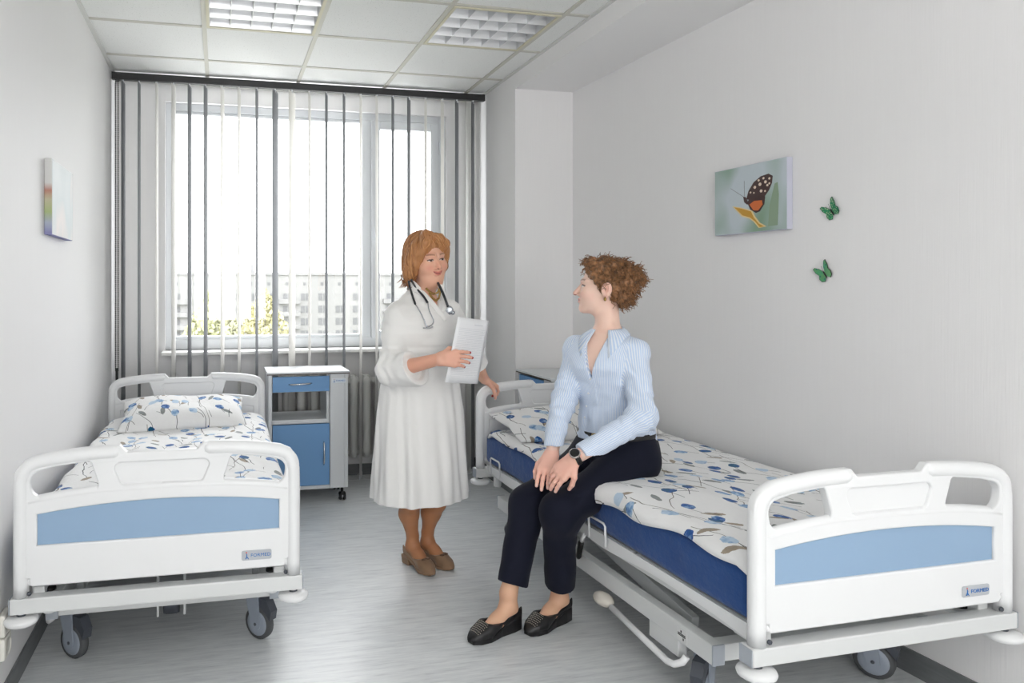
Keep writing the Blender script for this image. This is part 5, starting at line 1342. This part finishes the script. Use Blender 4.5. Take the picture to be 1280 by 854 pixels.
    for i in range(nc):
        fi = math.radians(26+308*i/(nc-1)); s_ = abs(i/(nc-1)*2-1); dr = fw*math.cos(fi)+lf*math.sin(fi); o = V3(cx+.010, cy, 0)
        zb = 1.170-.012*s_; zt = zb+.030-.004*s_; re = .084+.050*s_**3; ze = zt-.028-.080*s_**5
        vs += [o+dr*.060+V3(0, 0, zb-.02), o+dr*.0595+V3(0, 0, zt-.004), o+dr*.0625+V3(0, 0, zt), o+dr*.067+V3(0, 0, zt-.004), o+dr*(.067+(re-.067)*.5)+V3(0, 0, zt+(ze-zt)*.5+.004), o+dr*re+V3(0, 0, ze)]
    for i in range(nc):
        for k in (4, 5):
            hit, nn, _, dd = bs.find_nearest(Vector(vs[i*6+k])); sd = (Vector(vs[i*6+k])-hit).dot(nn)
            if sd < .005: vs[i*6+k] = nv(hit+nn*(.005 if k == 5 else .007))
    mb.add([Vector(v)-Vector(base) for v in vs], [(i*6+k, i*6+k+1, i*6+k+7, i*6+k+6) for i in range(nc-1) for k in range(5)], True)
    co = mb.build('collar', sm, root, recalc=False); md = co.modifiers.new('s', 'SOLIDIFY'); md.thickness = .002
    at_ = co.data.attributes.new('stripe', 'FLOAT', 'POINT'); at_.data.foreach_set('value', [(k // 6)/(nc-1)*.34 for k in range(nc*6)])
    for u, v in ((738, 474), (735.5, 492), (733, 508), (731, 522)):
        q = onto(bs, u, v, .001, base, 3.0); MB().ellipsoid(q, (.0045, .0045, .0045), 10, 6).build('button', mat('pearl_button', (226, 228, 232), .3), sh)
    # hair: short and curly, full at the back
    def hair(p):
        q = ((p-nv(hc)) @ HB)/hs; a = np.stack([np.abs(q[:, 0]), q[:, 1], q[:, 2]], 1)
        d = ell(q, (0, -.015, .043), (.084, .096, .084))
        d = smin(d, ell(q, (0, -.094, .046), (.072, .060, .050)), .03); d = smin(d, ell(q, (0, -.074, -.012), (.072, .050, .058)), .03)
        d = smin(d, chain(a, [(0, .068, .096), (.040, .058, .090), (.066, .036, .068)], [.018, .018, .017], .02), .02)
        d = smin(d, chain(a, [(.070, .034, .055), (.074, .020, .020), (.074, .012, -.004)], [.015, .013, .008], .01), .015)
        d = d+vnoise(q, 42, 31)*.016+vnoise(q, 90, 33)*.009
        d = smax(d, -ell(a, (.090, -.014, -.016), (.03, .026, .036)), .006)
        d = smax(d, -ell(q, (0, .118, -.012), (.085, .076, .086)), .008)
        d = smax(d, -cap(a, (.0, -.03, -.125), (.06, -.02, -.105), .05, .045), .008)
        return d*hs
    def curl_mat(nm, rgb):
        m = mat(nm, rgb, .45, spec=.4); t = NT(m); n = t.noise(t.coord('Object'), 60, 3, .6); t.color(t.ramp(n, [(.3, lin(tuple(x*.55 for x in rgb))), (.5, lin(rgb)), (.72, lin(tuple(min(255, x*1.3) for x in rgb)))])); return m
    HM = curl_mat('auburn_curls', (134, 95, 63))
    ha = sdf_object('hair', [(hair, hc-V3(.20, .20, .15), hc+V3(.18, .18, .18), .0025)], HM, root, None, base)
    me = ha.data; rnd = random.Random(11); N = len(me.polygons); mb = MB()
    me.update()
    for k in range(1150):
        f = me.polygons[rnd.randrange(N)]; c = Vector(f.center); nn = Vector(f.normal)
        ql = (Vector(HB.T.tolist()[1]).dot(nn)); q = HB.T @ (nv(c)+nv(base)-nv(hc))
        if q[1] > .034 and q[2] < .070: continue
        if abs(abs(q[0])-.08) < .03 and abs(q[1]+.014) < .03 and abs(q[2]+.012) < .038: continue
        dn = Vector((HB @ nv((q[0]*3, -.7 if q[1] < .05 else .2, -.35)).astype(f32)).tolist())
        tg = (dn-nn*dn.dot(nn)); tg = tg.normalized() if tg.length > 1e-4 else Vector((0, 0, 1)); bn = nn.cross(tg)
        r = rnd.uniform(.0035, .0075); w0 = rnd.random()*6.28; L = rnd.uniform(.022, .042); m_ = 9; out = rnd.uniform(.05, .32)
        pts = []
        for j in range(m_):
            s = j/(m_-1); w = w0+s*rnd.uniform(6.5, 7.5); pts.append(c-nn*.003+tg*(L*s)+nn*(out*L*s*s+r*(1+math.sin(w))*min(1, s*4)*.8)+bn*(r*math.cos(w)))
        mb.tube(pts, [.0019*(1-.6*j/m_) for j in range(m_)], 4, caps=False)
    mb.build('hair_curls', HM, ha, recalc=False)
    # earring, ring, watch
    ep = nv(hc)+HB @ nv((.078, -.010, -.046))*hs
    er = MB().ellipsoid(Vector(ep)-Vector(base), (.006, .006, .008), 10, 8); er.tube([Vector(ep)-Vector(base)+Vector((0, 0, .012)), Vector(ep)-Vector(base)], .0012, 5); er.build('earring', mat('antique_gold'), root)
    wa = nrm(LE-LWr); wc = LWr+wa*.004; wn = nrm(tocam*.8+V3(-.05, 0, .65)); wn = nrm(wn-wa*(wn @ wa)); ws = np.cross(wa, wn)
    wt = empty('wristwatch', base); tag(wt, 'round black dial wristwatch on the left wrist of the seated woman', 'watch')
    Mw = Matrix((ws.tolist(), wa.tolist(), wn.tolist())).transposed()
    def ring_(r0, w, off=0):
        mb = MB(); vs = []; n = 28
        for i in range(n):
            a = 2*math.pi*i/n
            for y, r in ((-w, r0), (-w, r0+.003), (w, r0+.003), (w, r0)): vs.append(Mw @ Vector((r*math.cos(a), y, r*math.sin(a)+off))+Vector(wc)-Vector(base))
        mb.add(vs, [(i*4+k, i*4+(k+1) % 4, ((i+1) % n)*4+(k+1) % 4, ((i+1) % n)*4+k) for i in range(n) for k in range(4)], True); return mb
    ring_(.029, .010).build('watch_strap', mat('black_leather'), wt)
    def disc(prof, nm, m):
        mb = MB().lathe(prof, (0, 0, 0), 'Z', 28); mb.v = [tuple(Mw @ Vector(v)+Vector(wc)-Vector(base)) for v in mb.v]; mb.build(nm, m, wt)
    disc([(0, .028), (.019, .028), (.021, .031), (.021, .038), (.0175, .0405)], 'watch_case', mat('rose_steel', (206, 196, 192), .25, metal=1)); disc([(.0175, .040), (0, .0405)], 'watch_dial', mat('black_glass_dial', (16, 18, 22), .12))
    rp = rt_[2]; 
    # ring on the right ring finger
    f2 = [q for q in rt_][2]; mid = nv(f2)+(RWr-nv(f2))*.38
    MB().tube([Vector(mid+nv((.0095*math.cos(a), .0095*math.sin(a), .004*math.cos(a))))-Vector(base) for a in [k*math.pi/8 for k in range(16)]], .0014, 6, closed=True).build('finger_ring', mat('antique_gold'), root)
    # shoes
    LEA = mat('black_shoe_leather', (26, 25, 27), .42, spec=.5)
    for an, td in ((RA, rd), (LA, ld)):
        heel = (an-td*.062)*V3(1, 1, 0); toe = heel+td*.268; fn, lo, hi, B, Ln = shoe_fn(heel, toe, .092, 'wedge')
        s = sdf_object('shoe', [(fn, lo, hi, .0022)], LEA, root, None, base); bvh = world_bvh([s], base); holes = MB()
        for i in range(7):
            for j in range(-3, 4):
                w = heel+td*Ln*(.72+.03*i)+B[:, 0]*(.0075*j+(.004 if i % 2 else 0)); hit = bvh.ray_cast(Vector((*w[:2], .2)), Vector((0, 0, -1)))
                if hit[0] is not None: holes.ellipsoid(hit[0]-Vector(base), (.0022, .0022, .0012), 6, 4)
        holes.build('perforation', mat('perforation_pale', (190, 182, 170), .5), s)['kind'] = 'stuff'  # perforations drawn as small pale dots on the toe
build_patient()
